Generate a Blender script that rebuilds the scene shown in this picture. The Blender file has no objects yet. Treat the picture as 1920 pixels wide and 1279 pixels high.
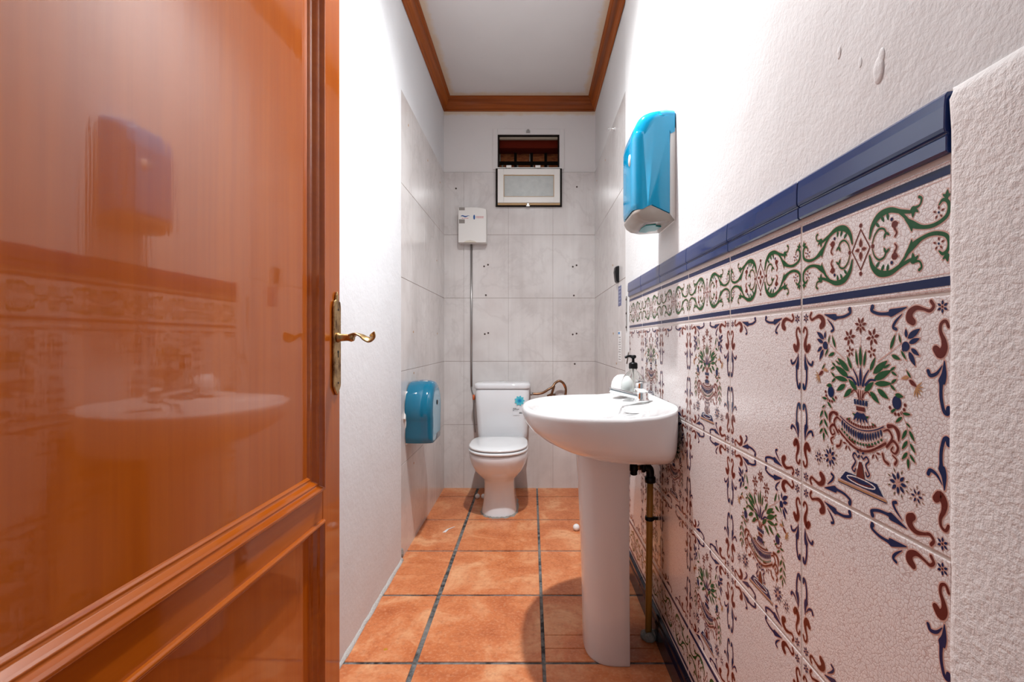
import bpy, bmesh, math, random
from mathutils import Vector, Matrix
random.seed(7)
PI = math.pi
sc = bpy.context.scene
COL = sc.collection

# ------------------------------------------------------------------ helpers
def link(o, parent=None):
    COL.objects.link(o)
    if parent: o.parent = parent
    return o
def obj(name, bm, mats, parent=None, smooth=False, bevel=0, seg=2, angle=35, recalc=True):
    if recalc: bmesh.ops.recalc_face_normals(bm, faces=bm.faces)
    me = bpy.data.meshes.new(name); bm.to_mesh(me); bm.free()
    if not isinstance(mats, (list, tuple)): mats = [mats]
    for m in mats: me.materials.append(m)
    o = link(bpy.data.objects.new(name, me), parent)
    if smooth:
        for p in me.polygons: p.use_smooth = True
    if bevel:
        b = o.modifiers.new('bevel', 'BEVEL'); b.width = bevel; b.segments = seg; b.limit_method = 'ANGLE'; b.angle_limit = math.radians(angle)
    return o
def thing(name, label, cat, loc=(0, 0, 0), group=None):
    o = bpy.data.objects.new(name, None); o.location = loc; o.empty_display_size = .05
    link(o); return tag(o, label, cat, group)
def tag(o, label, cat, group=None):
    o['label'] = label; o['category'] = cat
    if group: o['group'] = group
    return o
def struct(o, label=None, cat=None):
    o['kind'] = 'structure'
    if label: o['label'] = label
    if cat: o['category'] = cat
    return o
def keep(root, *parts):
    # children keep world-space mesh data: undo the parent's offset
    for p in parts: p.matrix_parent_inverse = Matrix.Translation(root.location).inverted()
def adopt(root):
    for c in root.children: c.matrix_parent_inverse = Matrix.Translation(root.location).inverted()
def quadbox(bm, x0, x1, y0, y1, z0, z1, mi=0):
    v = [bm.verts.new(p) for p in ((x0,y0,z0),(x1,y0,z0),(x1,y1,z0),(x0,y1,z0),(x0,y0,z1),(x1,y0,z1),(x1,y1,z1),(x0,y1,z1))]
    for f in ((0,3,2,1),(4,5,6,7),(0,1,5,4),(1,2,6,5),(2,3,7,6),(3,0,4,7)):
        fc = bm.faces.new([v[i] for i in f]); fc.material_index = mi
def box(*a):
    bm = bmesh.new(); quadbox(bm, *a); return bm
def loft(bm, rings, cap0=True, cap1=True, closed=True, mi=0):
    vr = [[bm.verts.new(p) for p in r] for r in rings]
    n = len(rings[0])
    for a, b in zip(vr, vr[1:]):
        for i in range(n if closed else n-1):
            f = bm.faces.new((a[i], a[(i+1) % n], b[(i+1) % n], b[i])); f.material_index = mi
    if cap0: f = bm.faces.new(vr[0][::-1]); f.material_index = mi
    if cap1: f = bm.faces.new(vr[-1]); f.material_index = mi
def lathe(bm, prof, c=(0,0,0), axis='z', n=32, mi=0):
    rings = []
    for r, h in prof:
        ring = []
        for i in range(n):
            a = 2*PI*i/n; u, v = r*math.cos(a), r*math.sin(a)
            p = {'z': (u, v, h), 'x': (h, u, v), 'y': (u, h, v)}[axis]
            ring.append((c[0]+p[0], c[1]+p[1], c[2]+p[2]))
        rings.append(ring)
    loft(bm, rings, mi=mi)
def cr(pts, k=6, closed=False):
    # Catmull-Rom through points of any dimension
    out = []; n = len(pts)
    if n < 3: 
        return [tuple(a+(b-a)*t/k for a, b in zip(pts[0], pts[1])) for t in range(k+1)]
    for i in range(n-1):
        p0 = pts[i-1] if i else tuple(2*a-b for a, b in zip(pts[0], pts[1]))
        p1, p2 = pts[i], pts[i+1]
        p3 = pts[i+2] if i+2 < n else tuple(2*a-b for a, b in zip(pts[-1], pts[-2]))
        for t in range(k):
            t /= k
            out.append(tuple(.5*((2*b)+(c-a)*t+(2*a-5*b+4*c-d)*t*t+(3*b-a-3*c+d)*t**3) for a, b, c, d in zip(p0, p1, p2, p3)))
    out.append(tuple(pts[-1])); return out
def tube(bm, pts, r, n=12, k=6, mi=0, smooth=True):
    P = [Vector(p) for p in (cr(pts, k) if smooth and len(pts) > 2 else pts)]
    rings = []; up = None
    for i, p in enumerate(P):
        t = (P[min(i+1, len(P)-1)] - P[max(i-1, 0)]).normalized()
        if up is None:
            up = Vector((0,0,1)) if abs(t.z) < .9 else Vector((1,0,0))
        s = t.cross(up).normalized(); up = s.cross(t).normalized()
        rr = r(i/(len(P)-1)) if callable(r) else r
        rings.append([p + rr*(math.cos(2*PI*j/n)*s + math.sin(2*PI*j/n)*up) for j in range(n)])
    loft(bm, rings, mi=mi)
def prism(bm, poly, axis, a, b, mi=0):
    # polygon in the two other axes, extruded along axis from a to b
    def P(u, v, w): return {'x': (w, u, v), 'y': (u, w, v), 'z': (u, v, w)}[axis]
    loft(bm, [[P(u, v, a) for u, v in poly], [P(u, v, b) for u, v in poly]], mi=mi)
def sph(bm, c, r, n=16, sz=1, mi=0):
    prof = [(max(1e-4, r*math.sin(PI*i/n)), -r*sz*math.cos(PI*i/n)) for i in range(n+1)]
    lathe(bm, prof, c, 'z', 24, mi)

# ------------------------------------------------------------------ materials
def mat(name, col=(.8,.8,.8), rough=.5, metal=0, spec=.5, coat=0, trans=0, ior=1.45, alpha=1):
    m = bpy.data.materials.new(name); m.use_nodes = True
    b = m.node_tree.nodes['Principled BSDF']
    b.inputs['Base Color'].default_value = (*col, 1); b.inputs['Roughness'].default_value = rough
    b.inputs['Metallic'].default_value = metal; b.inputs['Specular IOR Level'].default_value = spec
    b.inputs['Coat Weight'].default_value = coat; b.inputs['Coat Roughness'].default_value = .04
    b.inputs['Transmission Weight'].default_value = trans; b.inputs['IOR'].default_value = ior
    b.inputs['Alpha'].default_value = alpha
    return m
class G:
    # small node-graph helper
    def __init__(s, m): s.t = m.node_tree; s.N = s.t.nodes; s.b = s.N['Principled BSDF']; s.tc = s.N.new('ShaderNodeTexCoord')
    def L(s, a, b): s.t.links.new(a, b)
    def mapc(s, scale=(1,1,1), rot=(0,0,0)):
        n = s.N.new('ShaderNodeMapping'); n.inputs['Scale'].default_value = scale; n.inputs['Rotation'].default_value = rot
        s.L(s.tc.outputs['Object'], n.inputs[0]); return n.outputs[0]
    def noise(s, vec, scale=5, det=4, rough=.5, dist=0):
        n = s.N.new('ShaderNodeTexNoise'); s.L(vec, n.inputs['Vector'])
        n.inputs['Scale'].default_value = scale; n.inputs['Detail'].default_value = det
        n.inputs['Roughness'].default_value = rough; n.inputs['Distortion'].default_value = dist; return n.outputs['Fac']
    def voro(s, vec, scale=20, feat='DISTANCE_TO_EDGE', rnd=1):
        n = s.N.new('ShaderNodeTexVoronoi'); n.feature = feat; s.L(vec, n.inputs['Vector']); n.inputs['Scale'].default_value = scale
        n.inputs['Randomness'].default_value = rnd; return n.outputs['Distance']
    def ramp(s, fac, stops):
        n = s.N.new('ShaderNodeValToRGB'); s.L(fac, n.inputs[0]); e = n.color_ramp.elements
        while len(e) < len(stops): e.new(.5)
        for q, (p, c) in zip(e, stops):
            q.position = p; q.color = (*c, 1) if isinstance(c, tuple) else (c, c, c, 1)
        return n.outputs[0]
    def mix(s, fac, a, b, mode='MIX'):
        n = s.N.new('ShaderNodeMix'); n.data_type = 'RGBA'; n.blend_type = mode
        for i, v in ((0, fac), (6, a), (7, b)):
            if isinstance(v, (int, float)): n.inputs[i].default_value = v
            elif isinstance(v, tuple): n.inputs[i].default_value = (*v, 1)
            else: s.L(v, n.inputs[i])
        return n.outputs[2]
    def math(s, op, a, b=0):
        n = s.N.new('ShaderNodeMath'); n.operation = op
        for i, v in ((0, a), (1, b)):
            if isinstance(v, (int, float)): n.inputs[i].default_value = v
            else: s.L(v, n.inputs[i])
        return n.outputs[0]
    def xyz(s):
        n = s.N.new('ShaderNodeSeparateXYZ'); s.L(s.tc.outputs['Object'], n.inputs[0]); return n.outputs
    def bump(s, h, strength=.3, dist=.01, prev=None):
        n = s.N.new('ShaderNodeBump'); n.inputs['Strength'].default_value = strength; n.inputs['Distance'].default_value = dist
        s.L(h, n.inputs['Height'])
        if prev is not None: s.L(prev, n.inputs['Normal'])
        return n.outputs[0]
    def color(s, c): s.L(c, s.b.inputs['Base Color'])
    def rough(s, c): s.L(c, s.b.inputs['Roughness'])
    def normal(s, c): s.L(c, s.b.inputs['Normal'])

def plaster(name, col, bscale=60, bstr=.35, bdist=.004, stain=None):
    m = mat(name, col, .7, spec=.3); g = G(m)
    v = g.mapc()
    big = g.noise(v, 2.2, 3)
    c = g.mix(big, tuple(x*.93 for x in col), tuple(min(1, x*1.05) for x in col))
    dirt = g.ramp(g.noise(v, 9, 6, .7), [(.62, 0.0), (.85, 1.0)])
    c = g.mix(g.math('MULTIPLY', dirt, .22), c, (.52, .46, .42))
    if stain: c = stain(g, c)
    g.color(c)
    h = g.noise(v, bscale, 5, .6)
    h2 = g.noise(v, 7, 2)
    n = g.bump(h2, .2, .02); g.normal(g.bump(h, bstr, bdist, n)); return m
M = {}
def edge_stain(g, c, terms):
    # yellowish water stain creeping out from the crown moulding; terms = (axis, position, reach)
    X = g.xyz(); f = None
    for ax, pos, reach in terms:
        d = g.math('ABSOLUTE', g.math('SUBTRACT', X[ax], pos))
        d = g.math('SUBTRACT', 1, g.math('DIVIDE', d, reach))
        f = d if f is None else g.math('MAXIMUM', f, d)
    f = g.math('ADD', f, g.math('MULTIPLY', g.math('SUBTRACT', g.noise(g.mapc(), 11, 5, .7), .5), 1.3))
    f = g.ramp(f, [(.15, 0.0), (.7, 1.0)])
    return g.mix(g.math('MULTIPLY', f, .6), c, (.70, .50, .27))
M['wall'] = plaster('white_plaster', (.73, .735, .75))
M['wall_r'] = plaster('rough_plaster', (.75, .74, .735), 110, .36, .004)
M['wall_b'] = plaster('back_plaster', (.76, .73, .72), 40, .2, .003, lambda g, c: edge_stain(g, c, [(2, 2.692, .035)]))
M['ceil'] = plaster('ceiling_plaster', (.74, .72, .71), 30, .12, .003,
                    lambda g, c: edge_stain(g, c, [(0, -.57, .05), (0, .40, .05), (1, 3.38, .06)]))
M['jamb'] = plaster('jamb_plaster', (.78, .745, .73), 130, .6, .005)

def marble():
    m = mat('marble_tile', (.6, .56, .54), .14); g = G(m)
    v = g.mapc()
    w = g.noise(v, 2.6, 6, .58, .25)
    c = g.ramp(w, [(.28, (.58, .535, .52)), (.5, (.70, .665, .65)), (.72, (.78, .755, .74))])
    st = g.noise(g.mapc((9, 9, .55)), 3, 5, .6)
    c = g.mix(g.math('MULTIPLY', g.ramp(st, [(.48, 0.0), (.72, 1.0)]), .2), c, (.46, .42, .405))
    vein = g.noise(g.mapc((1, 1, 1), (.3, .6, .2)), 2.5, 5, .6, .5)
    vein = g.ramp(vein, [(.47, 0.0), (.5, 1.0), (.53, 0.0)])
    c = g.mix(g.math('MULTIPLY', vein, .16), c, (.40, .35, .34))
    g.color(c); g.normal(g.bump(g.noise(v, 3, 2), .08, .02)); return m
M['marble'] = marble()
M['grout_l'] = mat('wall_grout', (.30, .24, .21), .8)

def terracotta():
    m = mat('terracotta', (.55, .2, .08), .38); g = G(m)
    v = g.mapc()
    a = g.noise(v, 4.5, 8, .65, .6); b = g.noise(v, 38, 5, .7)
    c = g.ramp(a, [(.32, (.50, .125, .034)), (.5, (.66, .21, .072)), (.68, (.82, .42, .21))])
    c = g.mix(g.math('MULTIPLY', g.ramp(b, [(.5, 0.0), (.8, 1.0)]), .5), c, (.28, .06, .02))
    c = g.mix(g.math('MULTIPLY', g.ramp(g.noise(v, 90, 3), [(.35, 1.0), (.5, 0.0)]), .25), c, (.82, .46, .26))
    g.color(c); g.rough(g.ramp(b, [(.3, .3), (.7, .5)]))
    g.normal(g.bump(g.noise(v, 60, 4, .6), .25, .003, g.bump(g.noise(v, 6, 2), .2, .01))); return m
M['terra'] = terracotta()
def floor_grout():
    m = mat('floor_grout', (.05, .05, .05), .8); g = G(m)
    n = g.noise(g.mapc(), 26, 5, .7)
    X = g.xyz()
    side = g.ramp(g.noise(g.mapc(), 3.2, 3, .6), [(.45, 0.0), (.6, 1.0)])
    c = g.ramp(n, [(.42, (.018, .02, .022)), (.62, (.20, .205, .20))])
    c = g.mix(g.math('MULTIPLY', side, .5), c, (.30, .29, .27))
    g.color(c); g.normal(g.bump(n, .6, .006)); return m
M['fgrout'] = floor_grout()

def wood(name, base, dark, light, axis='z', rough=.25, coat=1.0, bstr=.026, sc_=9):
    m = mat(name, base, rough, coat=coat, spec=.15); g = G(m)
    s = {'z': (1, 1, .035), 'x': (.035, 1, 1), 'y': (1, .035, 1)}[axis]
    f = g.noise(g.mapc(s), 70, 6, .6, .1); b = g.noise(g.mapc(s), sc_, 4, .6, .4)
    c = g.ramp(b, [(.25, dark), (.5, base), (.8, light)])
    c = g.mix(g.math('MULTIPLY', g.ramp(f, [(.42, 0.0), (.7, 1.0)]), .45), c, dark)
    g.color(c); g.b.inputs['Coat IOR'].default_value = 1.56
    n = g.bump(g.noise(g.mapc(s), 55, 4, .55), bstr, .004)
    n = g.bump(g.noise(g.mapc(), 260, 1), bstr*.3, .001, n)
    g.normal(n)
    nn = g.b.inputs.get('Coat Normal')
    if nn: g.L(n, nn)
    return m
M['door'] = wood('varnished_door_wood', (.42, .090, .003), (.33, .062, .002), (.50, .122, .005))
M['doorh'] = wood('varnished_rail_wood', (.42, .090, .003), (.33, .062, .002), (.50, .122, .005), 'y')
def crown():
    m = wood('crown_wood', (.36, .095, .022), (.13, .024, .005), (.50, .155, .045), 'z', .35, .2, .25, 5); g = G(m)
    return m
def crownmat(ax): return wood('crown_wood_'+ax, (.31, .075, .014), (.10, .019, .003), (.44, .125, .028), ax, .38, .1, .25, 14)
M['crown_x'] = crownmat('x'); M['crown_y'] = crownmat('y')
M['ceram'] = mat('white_ceramic', (.78, .78, .78), .06, coat=.2)
M['ceram2'] = mat('toilet_ceramic', (.80, .81, .83), .07, coat=.3)
M['plast_w'] = mat('white_plastic', (.78, .76, .73), .3)
M['plast_seat'] = mat('seat_plastic', (.82, .83, .84), .12)
M['chrome'] = mat('chrome', (.86, .88, .88), .07, 1)
M['steel'] = mat('grey_conduit', (.38, .37, .36), .3, .8)
M['blue'] = mat('dispenser_blue', (.0, .32, .58), .1, coat=.4)
M['blue2'] = mat('dispenser_teal', (.0, .13, .23), .09, coat=.5)
M['blue3'] = mat('dispenser_front', (.10, .30, .42), .12, coat=.3)
M['teal'] = mat('teal_slot', (.0, .18, .17), .3)
M['navy'] = mat('navy_glaze', (.005, .028, .14), .08, coat=.25)
M['navyd'] = mat('dark_navy_glaze', (.006, .006, .022), .2, spec=.25)
M['black'] = mat('black_plastic', (.004, .004, .005), .35, spec=.3)
M['rubber'] = mat('dark_gasket', (.008, .003, .002), .6, spec=.2)
M['alu'] = mat('white_lacquer', (.82, .80, .76), .35)
M['seal'] = mat('yellowed_sealant', (.55, .36, .18), .6)
M['void'] = mat('socket_dark', (.02, .02, .02), .6)
M['bronze'] = mat('bronze_hose', (.25, .14, .08), .3, .9)
M['copper'] = mat('copper', (.75, .30, .12), .25, 1)
M['pipe'] = mat('ochre_pipe', (.52, .25, .045), .35)
M['iron'] = mat('iron_bar', (.008, .005, .004), .9, spec=.1)
M['cement'] = plaster('cement', (.35, .33, .30), 60, 1, .01)
M['putty'] = plaster('white_putty', (.62, .62, .60), 120, 1, .006)
M['paper'] = mat('paper_white', (.85, .85, .85), .6)
M['ink'] = mat('ink_black', (.02, .02, .02), .6)
M['ink_g'] = mat('ink_grey', (.25, .22, .20), .6)
M['ink_b'] = mat('ink_blue', (.01, .08, .28), .5)
M['ink_r'] = mat('ink_red', (.62, .22, .22), .6)
M['cyan'] = mat('flower_cyan', (.10, .55, .66), .4)
M['cyan2'] = mat('flower_blue', (.01, .22, .55), .4)
M['orange'] = mat('orange_connector', (.75, .15, .04), .4)
M['hole'] = mat('plug_brown', (.06, .035, .03), .6)
M['hole2'] = mat('plug_ochre', (.38, .20, .06), .6)
def brass():
    m = mat('aged_brass', (.55, .36, .16), .28, 1); g = G(m)
    n = g.noise(g.mapc((1, 1, .6)), 45, 5, .7)
    g.color(g.ramp(n, [(.35, (.14, .07, .03)), (.55, (.50, .33, .15)), (.8, (.72, .55, .32))]))
    g.rough(g.ramp(n, [(.3, .5), (.7, .22)])); return m
M['brass'] = brass()
def clear(name, col, rough=.03, a=.25):
    m = mat(name, col, rough, alpha=a); return m
M['bottle'] = mat('clear_bottle', (.95, .98, .97), .02, trans=1, ior=1.25)
M['liquid'] = mat('clear_soap', (.93, .96, .90), .02, trans=1, ior=1.1)
M['smoke'] = mat('clear_plastic', (.46, .40, .35), .12, trans=.35, ior=1.3)
def frosted():
    m = mat('frosted_pane', (.46, .49, .48), .3, spec=.3); g = G(m)
    v = g.mapc(); g.color(g.mix(g.noise(v, 30, 4), (.40, .43, .42), (.58, .60, .58)))
    g.normal(g.bump(g.voro(v, 160, 'F1'), .12, .001)); return m
M['pane'] = frosted()
def brick():
    m = mat('old_brick', (.40, .11, .04), .85); g = G(m)
    n = g.noise(g.mapc((1, 1, 3)), 22, 6, .7)
    c = g.ramp(n, [(.3, (.25, .05, .02)), (.55, (.58, .17, .05)), (.8, (.75, .35, .14))])
    g.color(c); g.normal(g.bump(n, .8, .01)); return m
M['brick'] = brick()
M['mortar'] = plaster('mortar', (.55, .50, .42), 60, 1, .01)

# glazed decorative tile: white crackle glaze
def crackle():
    m = mat('crackle_glaze', (.72, .66, .65), .13, coat=.25); g = G(m)
    v = g.mapc()
    nz = g.N.new('ShaderNodeTexNoise'); g.L(v, nz.inputs['Vector']); nz.inputs['Scale'].default_value = 60; nz.inputs['Detail'].default_value = 2
    vv = g.N.new('ShaderNodeVectorMath'); vv.operation = 'MULTIPLY_ADD'
    g.L(nz.outputs['Color'], vv.inputs[0]); vv.inputs[1].default_value = (.006, .006, .006); g.L(v, vv.inputs[2])
    d = g.voro(vv.outputs[0], 185)
    line = g.ramp(d, [(.0, 1.0), (.03, .8), (.075, 0.0)])
    c = g.mix(g.math('MULTIPLY', line, .7), (.79, .745, .735), (.45, .30, .28))
    g.color(c)
    n = g.bump(g.ramp(d, [(0, 0.0), (.16, 1.0)]), .16, .0012)
    n = g.bump(g.noise(v, 130, 2), .22, .002, n); g.normal(n); return m
M['glaze'] = crackle()
M['t_pink'] = mat('glaze_pink_line', (.62, .36, .30), .3)
M['t_blue'] = mat('glaze_blue', (.006, .014, .075), .14, spec=.2)
M['t_red'] = mat('glaze_red', (.13, .016, .009), .14, spec=.2)
M['t_green'] = mat('glaze_green', (.010, .085, .022), .14, spec=.2)
M['t_brown'] = mat('glaze_ochre', (.45, .22, .08), .3)

# ------------------------------------------------------------------ room (metres; the floor is z = 0, the back wall y = 3.436)
H = 1.05; YB = 3.436; CE = 2.78; Y0 = -.05
XL = -.62; XLF = -.626; XR = .447; XRF = .458; YS = 2.30      # plastered side walls end at YS, tiled alcove behind
TT = 2.256                                                     # top of the marble tiling

# floor
bm = box(-.80, .62, Y0, YB+.05, -.06, -.0035)
floor = struct(obj('floor', bm, M['fgrout']), 'terracotta tiled floor with dark grout lines', 'floor')
bm = bmesh.new()
xs = [(-.66, -.388), (-.372, .035), (.047, .52)]
ys = [-.05, .307, .727, 1.147, 1.567, 1.985, 2.405, 2.825, 3.245, 3.46]
for a, b in zip(ys, ys[1:]):
    for i, (x0, x1) in enumerate(xs):
        cuts = [a, b]
        if i == 0 and abs(a-1.985) < .01: cuts = [a, 2.162, 2.272, b]
        if i == 2 and abs(a-1.567) < .01: cuts = [a, 1.64, 1.715, b]
        for j, (c, d) in enumerate(zip(cuts, cuts[1:])):
            g0 = .006 if j == 0 else .0014; g1 = .006 if j == len(cuts)-2 else .001
            jit = random.uniform(-.0012, .0012)
            quadbox(bm, x0, x1+jit, c+g0, d-g1, -.02, random.uniform(-.0006, 0))
obj('floor_tiles', bm, M['terra'], floor, bevel=.0022, seg=2)

# ceiling
struct(obj('ceiling', box(-.80, .65, Y0, YB+.2, CE, CE+.06), M['ceil']), 'white ceiling with yellowish stains beside the wooden crown', 'ceiling')

# back wall with window opening
WX0, WX1, WZ0, WZ1 = -.240, .202, 2.272, 2.527
bm = bmesh.new()
quadbox(bm, -.80, WX0, YB, YB+.16, -.05, CE+.02); quadbox(bm, WX1, .65, YB, YB+.16, -.05, CE+.02)
quadbox(bm, WX0, WX1, YB, YB+.16, -.05, WZ0); quadbox(bm, WX0, WX1, YB, YB+.16, WZ1, CE+.02)
wb = struct(obj('wall_back', bm, M['wall_b']), 'back wall, marble tiles below and white plaster above', 'wall')
def tiles(bm, make, us, zs, gap=.0012):
    for u0, u1 in zip(us, us[1:]):
        for z0, z1 in zip(zs, zs[1:]): make(u0+.0005, u1-.0005, z0+gap, z1-gap)
zs = [-.01, .4525, .9045, 1.3565, 1.8085, TT]
bm = bmesh.new(); T = .008
tiles(bm, lambda a, b, c, d: quadbox(bm, a, b, YB-T, YB+.002, c, d), [-.80, -.481, -.163, .155, .47], zs)
obj('marble_tiles', bm, M['marble'], wb, bevel=.0008, seg=1)
obj('tile_grout', box(-.80, .47, YB-T+.0012, YB+.001, 0, TT), M['grout_l'], wb)

# left wall
bm = bmesh.new()
quadbox(bm, XLF-.16, XLF, YS, YB+.02, -.05, CE+.02)
prof = [(XL-.16, Y0), (XL, Y0), (XL, YS-.012), (XL-.004, YS-.003), (XL-.012, YS), (XL-.16, YS)]
prism(bm, prof, 'z', -.05, CE+.02)
wl = struct(obj('wall_left', bm, M['wall']), 'left wall, white plaster near and marble tiled toward the toilet', 'wall')
bm = bmesh.new()
yl = [YS-.02, 2.49, 2.80, 3.118, YB]
tiles(bm, lambda a, b, c, d: quadbox(bm, XLF-.002, XLF+.004, a, b, c, d), yl, zs)
obj('marble_tiles', bm, M['marble'], wl, bevel=.0008, seg=1)
obj('tile_grout', box(XLF-.001, XLF+.0028, YS, YB, 0, TT), M['grout_l'], wl)
# lumpy putty line where the left plaster meets the floor
bm = bmesh.new()
n = 60; rings = []
for i in range(n+1):
    y = .2 + (YS-.2)*i/n; w = .011+.0015*math.sin(i*1.1)+random.uniform(-.0015, .0015); h = .010+random.uniform(-.003, .003)
    rings.append([(XL-.004, y, -.004), (XL+w, y, -.004), (XL+w*.8, y, .003), (XL+.003, y, h), (XL-.004, y, h+.003)])
loft(bm, rings)
obj('floor_putty', bm, M['putty'], wl, smooth=True)
bm = bmesh.new(); sph(bm, (XLF+.005, YS+.008, .03), .008, 10, 3); obj('cement_crumb', bm, M['cement'], wl, smooth=True)

# right wall
bm = bmesh.new()
quadbox(bm, XRF, XRF+.16, YS, YB+.02, -.05, CE+.02)
xp = XR+.002
prof = [(xp+.16, Y0), (xp, Y0), (xp, YS-.012), (xp+.003, YS-.003), (xp+.010, YS), (xp+.16, YS)]
prism(bm, prof, 'z', -.05, CE+.02)
wr = struct(obj('wall_right', bm, M['wall_r']), 'right wall, rough white plaster above a dado of painted tiles', 'wall')
bm = bmesh.new()
tiles(bm, lambda a, b, c, d: quadbox(bm, XRF-.004, XRF+.002, a, b, c, d), [YS-.02, 2.485, 2.80, 3.118, YB], zs)
obj('marble_tiles', bm, M['marble'], wr, bevel=.0008, seg=1)
obj('tile_grout', box(XRF-.0028, XRF+.001, YS, YB, 0, TT), M['grout_l'], wr)
# thicker plaster of the door jamb, proud of the tiles
bm = bmesh.new()
TOPZ = 1.318; YN = .5086
rings = []
nz = 40; random.seed(3)
for i in range(nz+1):
    z = -.01+(TOPZ-.004)*i/nz; e = random.uniform(-.0015, .0015)
    rings.append([(XR+.01, Y0, z), (XR-.010, Y0, z), (XR-.010, YN-.014, z), (XR-.007, YN-.005+e, z), (XR-.001, YN-.001+e, z), (XR+.01, YN-.001+e, z)])
for dz, dp in ((.003, .002), (.008, .006), (.012, .010)):
    rings.append([(XR+.01, Y0, TOPZ-.012+dz), (XR-.010+dp, Y0, TOPZ-.012+dz), (XR-.010+dp, YN-.014, TOPZ-.012+dz), (XR-.007+dp*.7, YN-.005, TOPZ-.012+dz), (XR-.001, YN-.001, TOPZ-.012+dz), (XR+.01, YN-.001, TOPZ-.012+dz)])
loft(bm, rings)
obj('jamb_plaster', bm, M['jamb'], wr, smooth=True)
# chipped paint marks and bumps on the plaster above the dado
for y, z, s in ((.62, 1.40, .010), (.615, 1.415, .006), (.70, 1.47, .005), (.655, 1.43, .004)):
    bm = bmesh.new(); sph(bm, (0, 0, 0), s, 8, 1.8)
    bmesh.ops.scale(bm, vec=(.22, 1, 1), verts=bm.verts); bmesh.ops.translate(bm, vec=(xp, y, z), verts=bm.verts)
    obj('plaster_lump', bm, M['wall_r'], wr, smooth=True)

# ------------------------------------------------------------------ painted wall tiles
# each motif is drawn in tile units (u to the viewer's right = toward the door, v up) as raised glaze on the tile
COLI = {'w': 0, 'p': 1, 'b': 2, 'r': 3, 'g': 4, 'o': 5}
class Motif:
    def __init__(s, w, h): s.polys = []; s.w = w; s.h = h; s.k = 0; s.lk = -1; s.j = 0
    def add(s, pts, c, lay):          # pts in metres on the tile
        if s.k != s.lk: s.lk = s.k; s.j = 0
        s.j += 1; lay += .006*(s.j % 60)
        s.polys.append((pts, COLI[c], lay))
    def M_(s, p): return (p[0]*s.w, p[1]*s.h)
    def stroke(s, pts, ws, c, halo=.0032, k=5):
        P = [s.M_(p) for p in pts]
        Wd = [w*s.w for w in ws] if len(ws) == len(P) else [ws[0]*s.w+(ws[-1]-ws[0])*s.w*i/(len(P)-1) for i in range(len(P))]
        Q = cr([(p[0], p[1], w) for p, w in zip(P, Wd)], k)
        s.k += 1
        for extra, cc, lay in ((halo, 'p', 0), (0, c, 1)):
            if lay == 0 and not halo: continue
            L = []; R = []
            for i, (x, y, w) in enumerate(Q):
                a = Q[max(0, i-1)]; b = Q[min(len(Q)-1, i+1)]
                dx, dy = b[0]-a[0], b[1]-a[1]; d = math.hypot(dx, dy) or 1e-9
                w = max(w, .0003)/2+extra*.5
                L.append((x-dy/d*w, y+dx/d*w)); R.append((x+dy/d*w, y-dx/d*w))
            for i in range(len(L)-1): s.add([L[i], L[i+1], R[i+1], R[i]], cc, lay+s.k*.004)
            for q in (Q[0], Q[-1]):
                r = max(q[2], .0003)/2+extra*.5
                s.add([(q[0]+r*math.cos(2*PI*j/10), q[1]+r*math.sin(2*PI*j/10)) for j in range(10)], cc, lay+s.k*.004)
    def leaf(s, a, b, c, wid=.34, halo=.0024):
        A = s.M_(a); B = s.M_(b); s.k += 1
        dx, dy = B[0]-A[0], B[1]-A[1]; l = math.hypot(dx, dy) or 1e-9
        nx, ny = -dy/l, dx/l
        for e, cc, lay in ((halo, 'p', 0), (0, c, 1)):
            if lay == 0 and not halo: continue
            pts = []
            ts = [0, .15, .35, .55, .75, .9, 1]
            up = []; dn = []
            for t in ts:
                ww = wid*.86*l*.5*math.sin(PI*min(1, t**.8))**.9+e*.5
                tt = t+(e/l*.6 if t == 1 else (-e/l*.6 if t == 0 else 0))
                up.append((A[0]+dx*tt+nx*ww, A[1]+dy*tt+ny*ww)); dn.append((A[0]+dx*tt-nx*ww, A[1]+dy*tt-ny*ww))
            for i in range(len(ts)-1): s.add([up[i], up[i+1], dn[i+1], dn[i]], cc, lay+s.k*.004)
    def dot(s, p, r, c, halo=.0016, ry=None):
        P = s.M_(p); s.k += 1; r *= s.w; ry = r if ry is None else ry*s.w
        for e, cc, lay in ((halo, 'p', 0), (0, c, 1)):
            if lay == 0 and not halo: continue
            s.add([(P[0]+(r+e*.5)*math.cos(2*PI*j/14), P[1]+(ry+e*.5)*math.sin(2*PI*j/14)) for j in range(14)], cc, lay+s.k*.004)
    def flower(s, p, r, n, c, centre=None, rot=.3, wid=.5, r0=.28):
        for j in range(n):
            a = rot+2*PI*j/n; q = s.w/s.h
            s.leaf((p[0]+r*r0*math.cos(a), p[1]+r*r0*q*math.sin(a)), (p[0]+r*math.cos(a), p[1]+r*q*math.sin(a)), c, wid, .0014)
        if centre: s.dot(p, r*.18, centre, 0)
    def poly(s, pts, c, lay=1.2): s.k += 1; s.add([s.M_(p) for p in pts], c, lay+s.k*.004)
def mirrored(m, fn, axes):
    # run fn on copies of the drawing mirrored about the given centres
    for cu in ((None, axes[0]) if axes[0] is not None else (None,)):
        for cv in ((None, axes[1]) if axes[1] is not None else (None,)):
            fn(lambda p: ((2*cu-p[0]) if cu is not None else p[0], (2*cv-p[1]) if cv is not None else p[1]))
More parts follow.
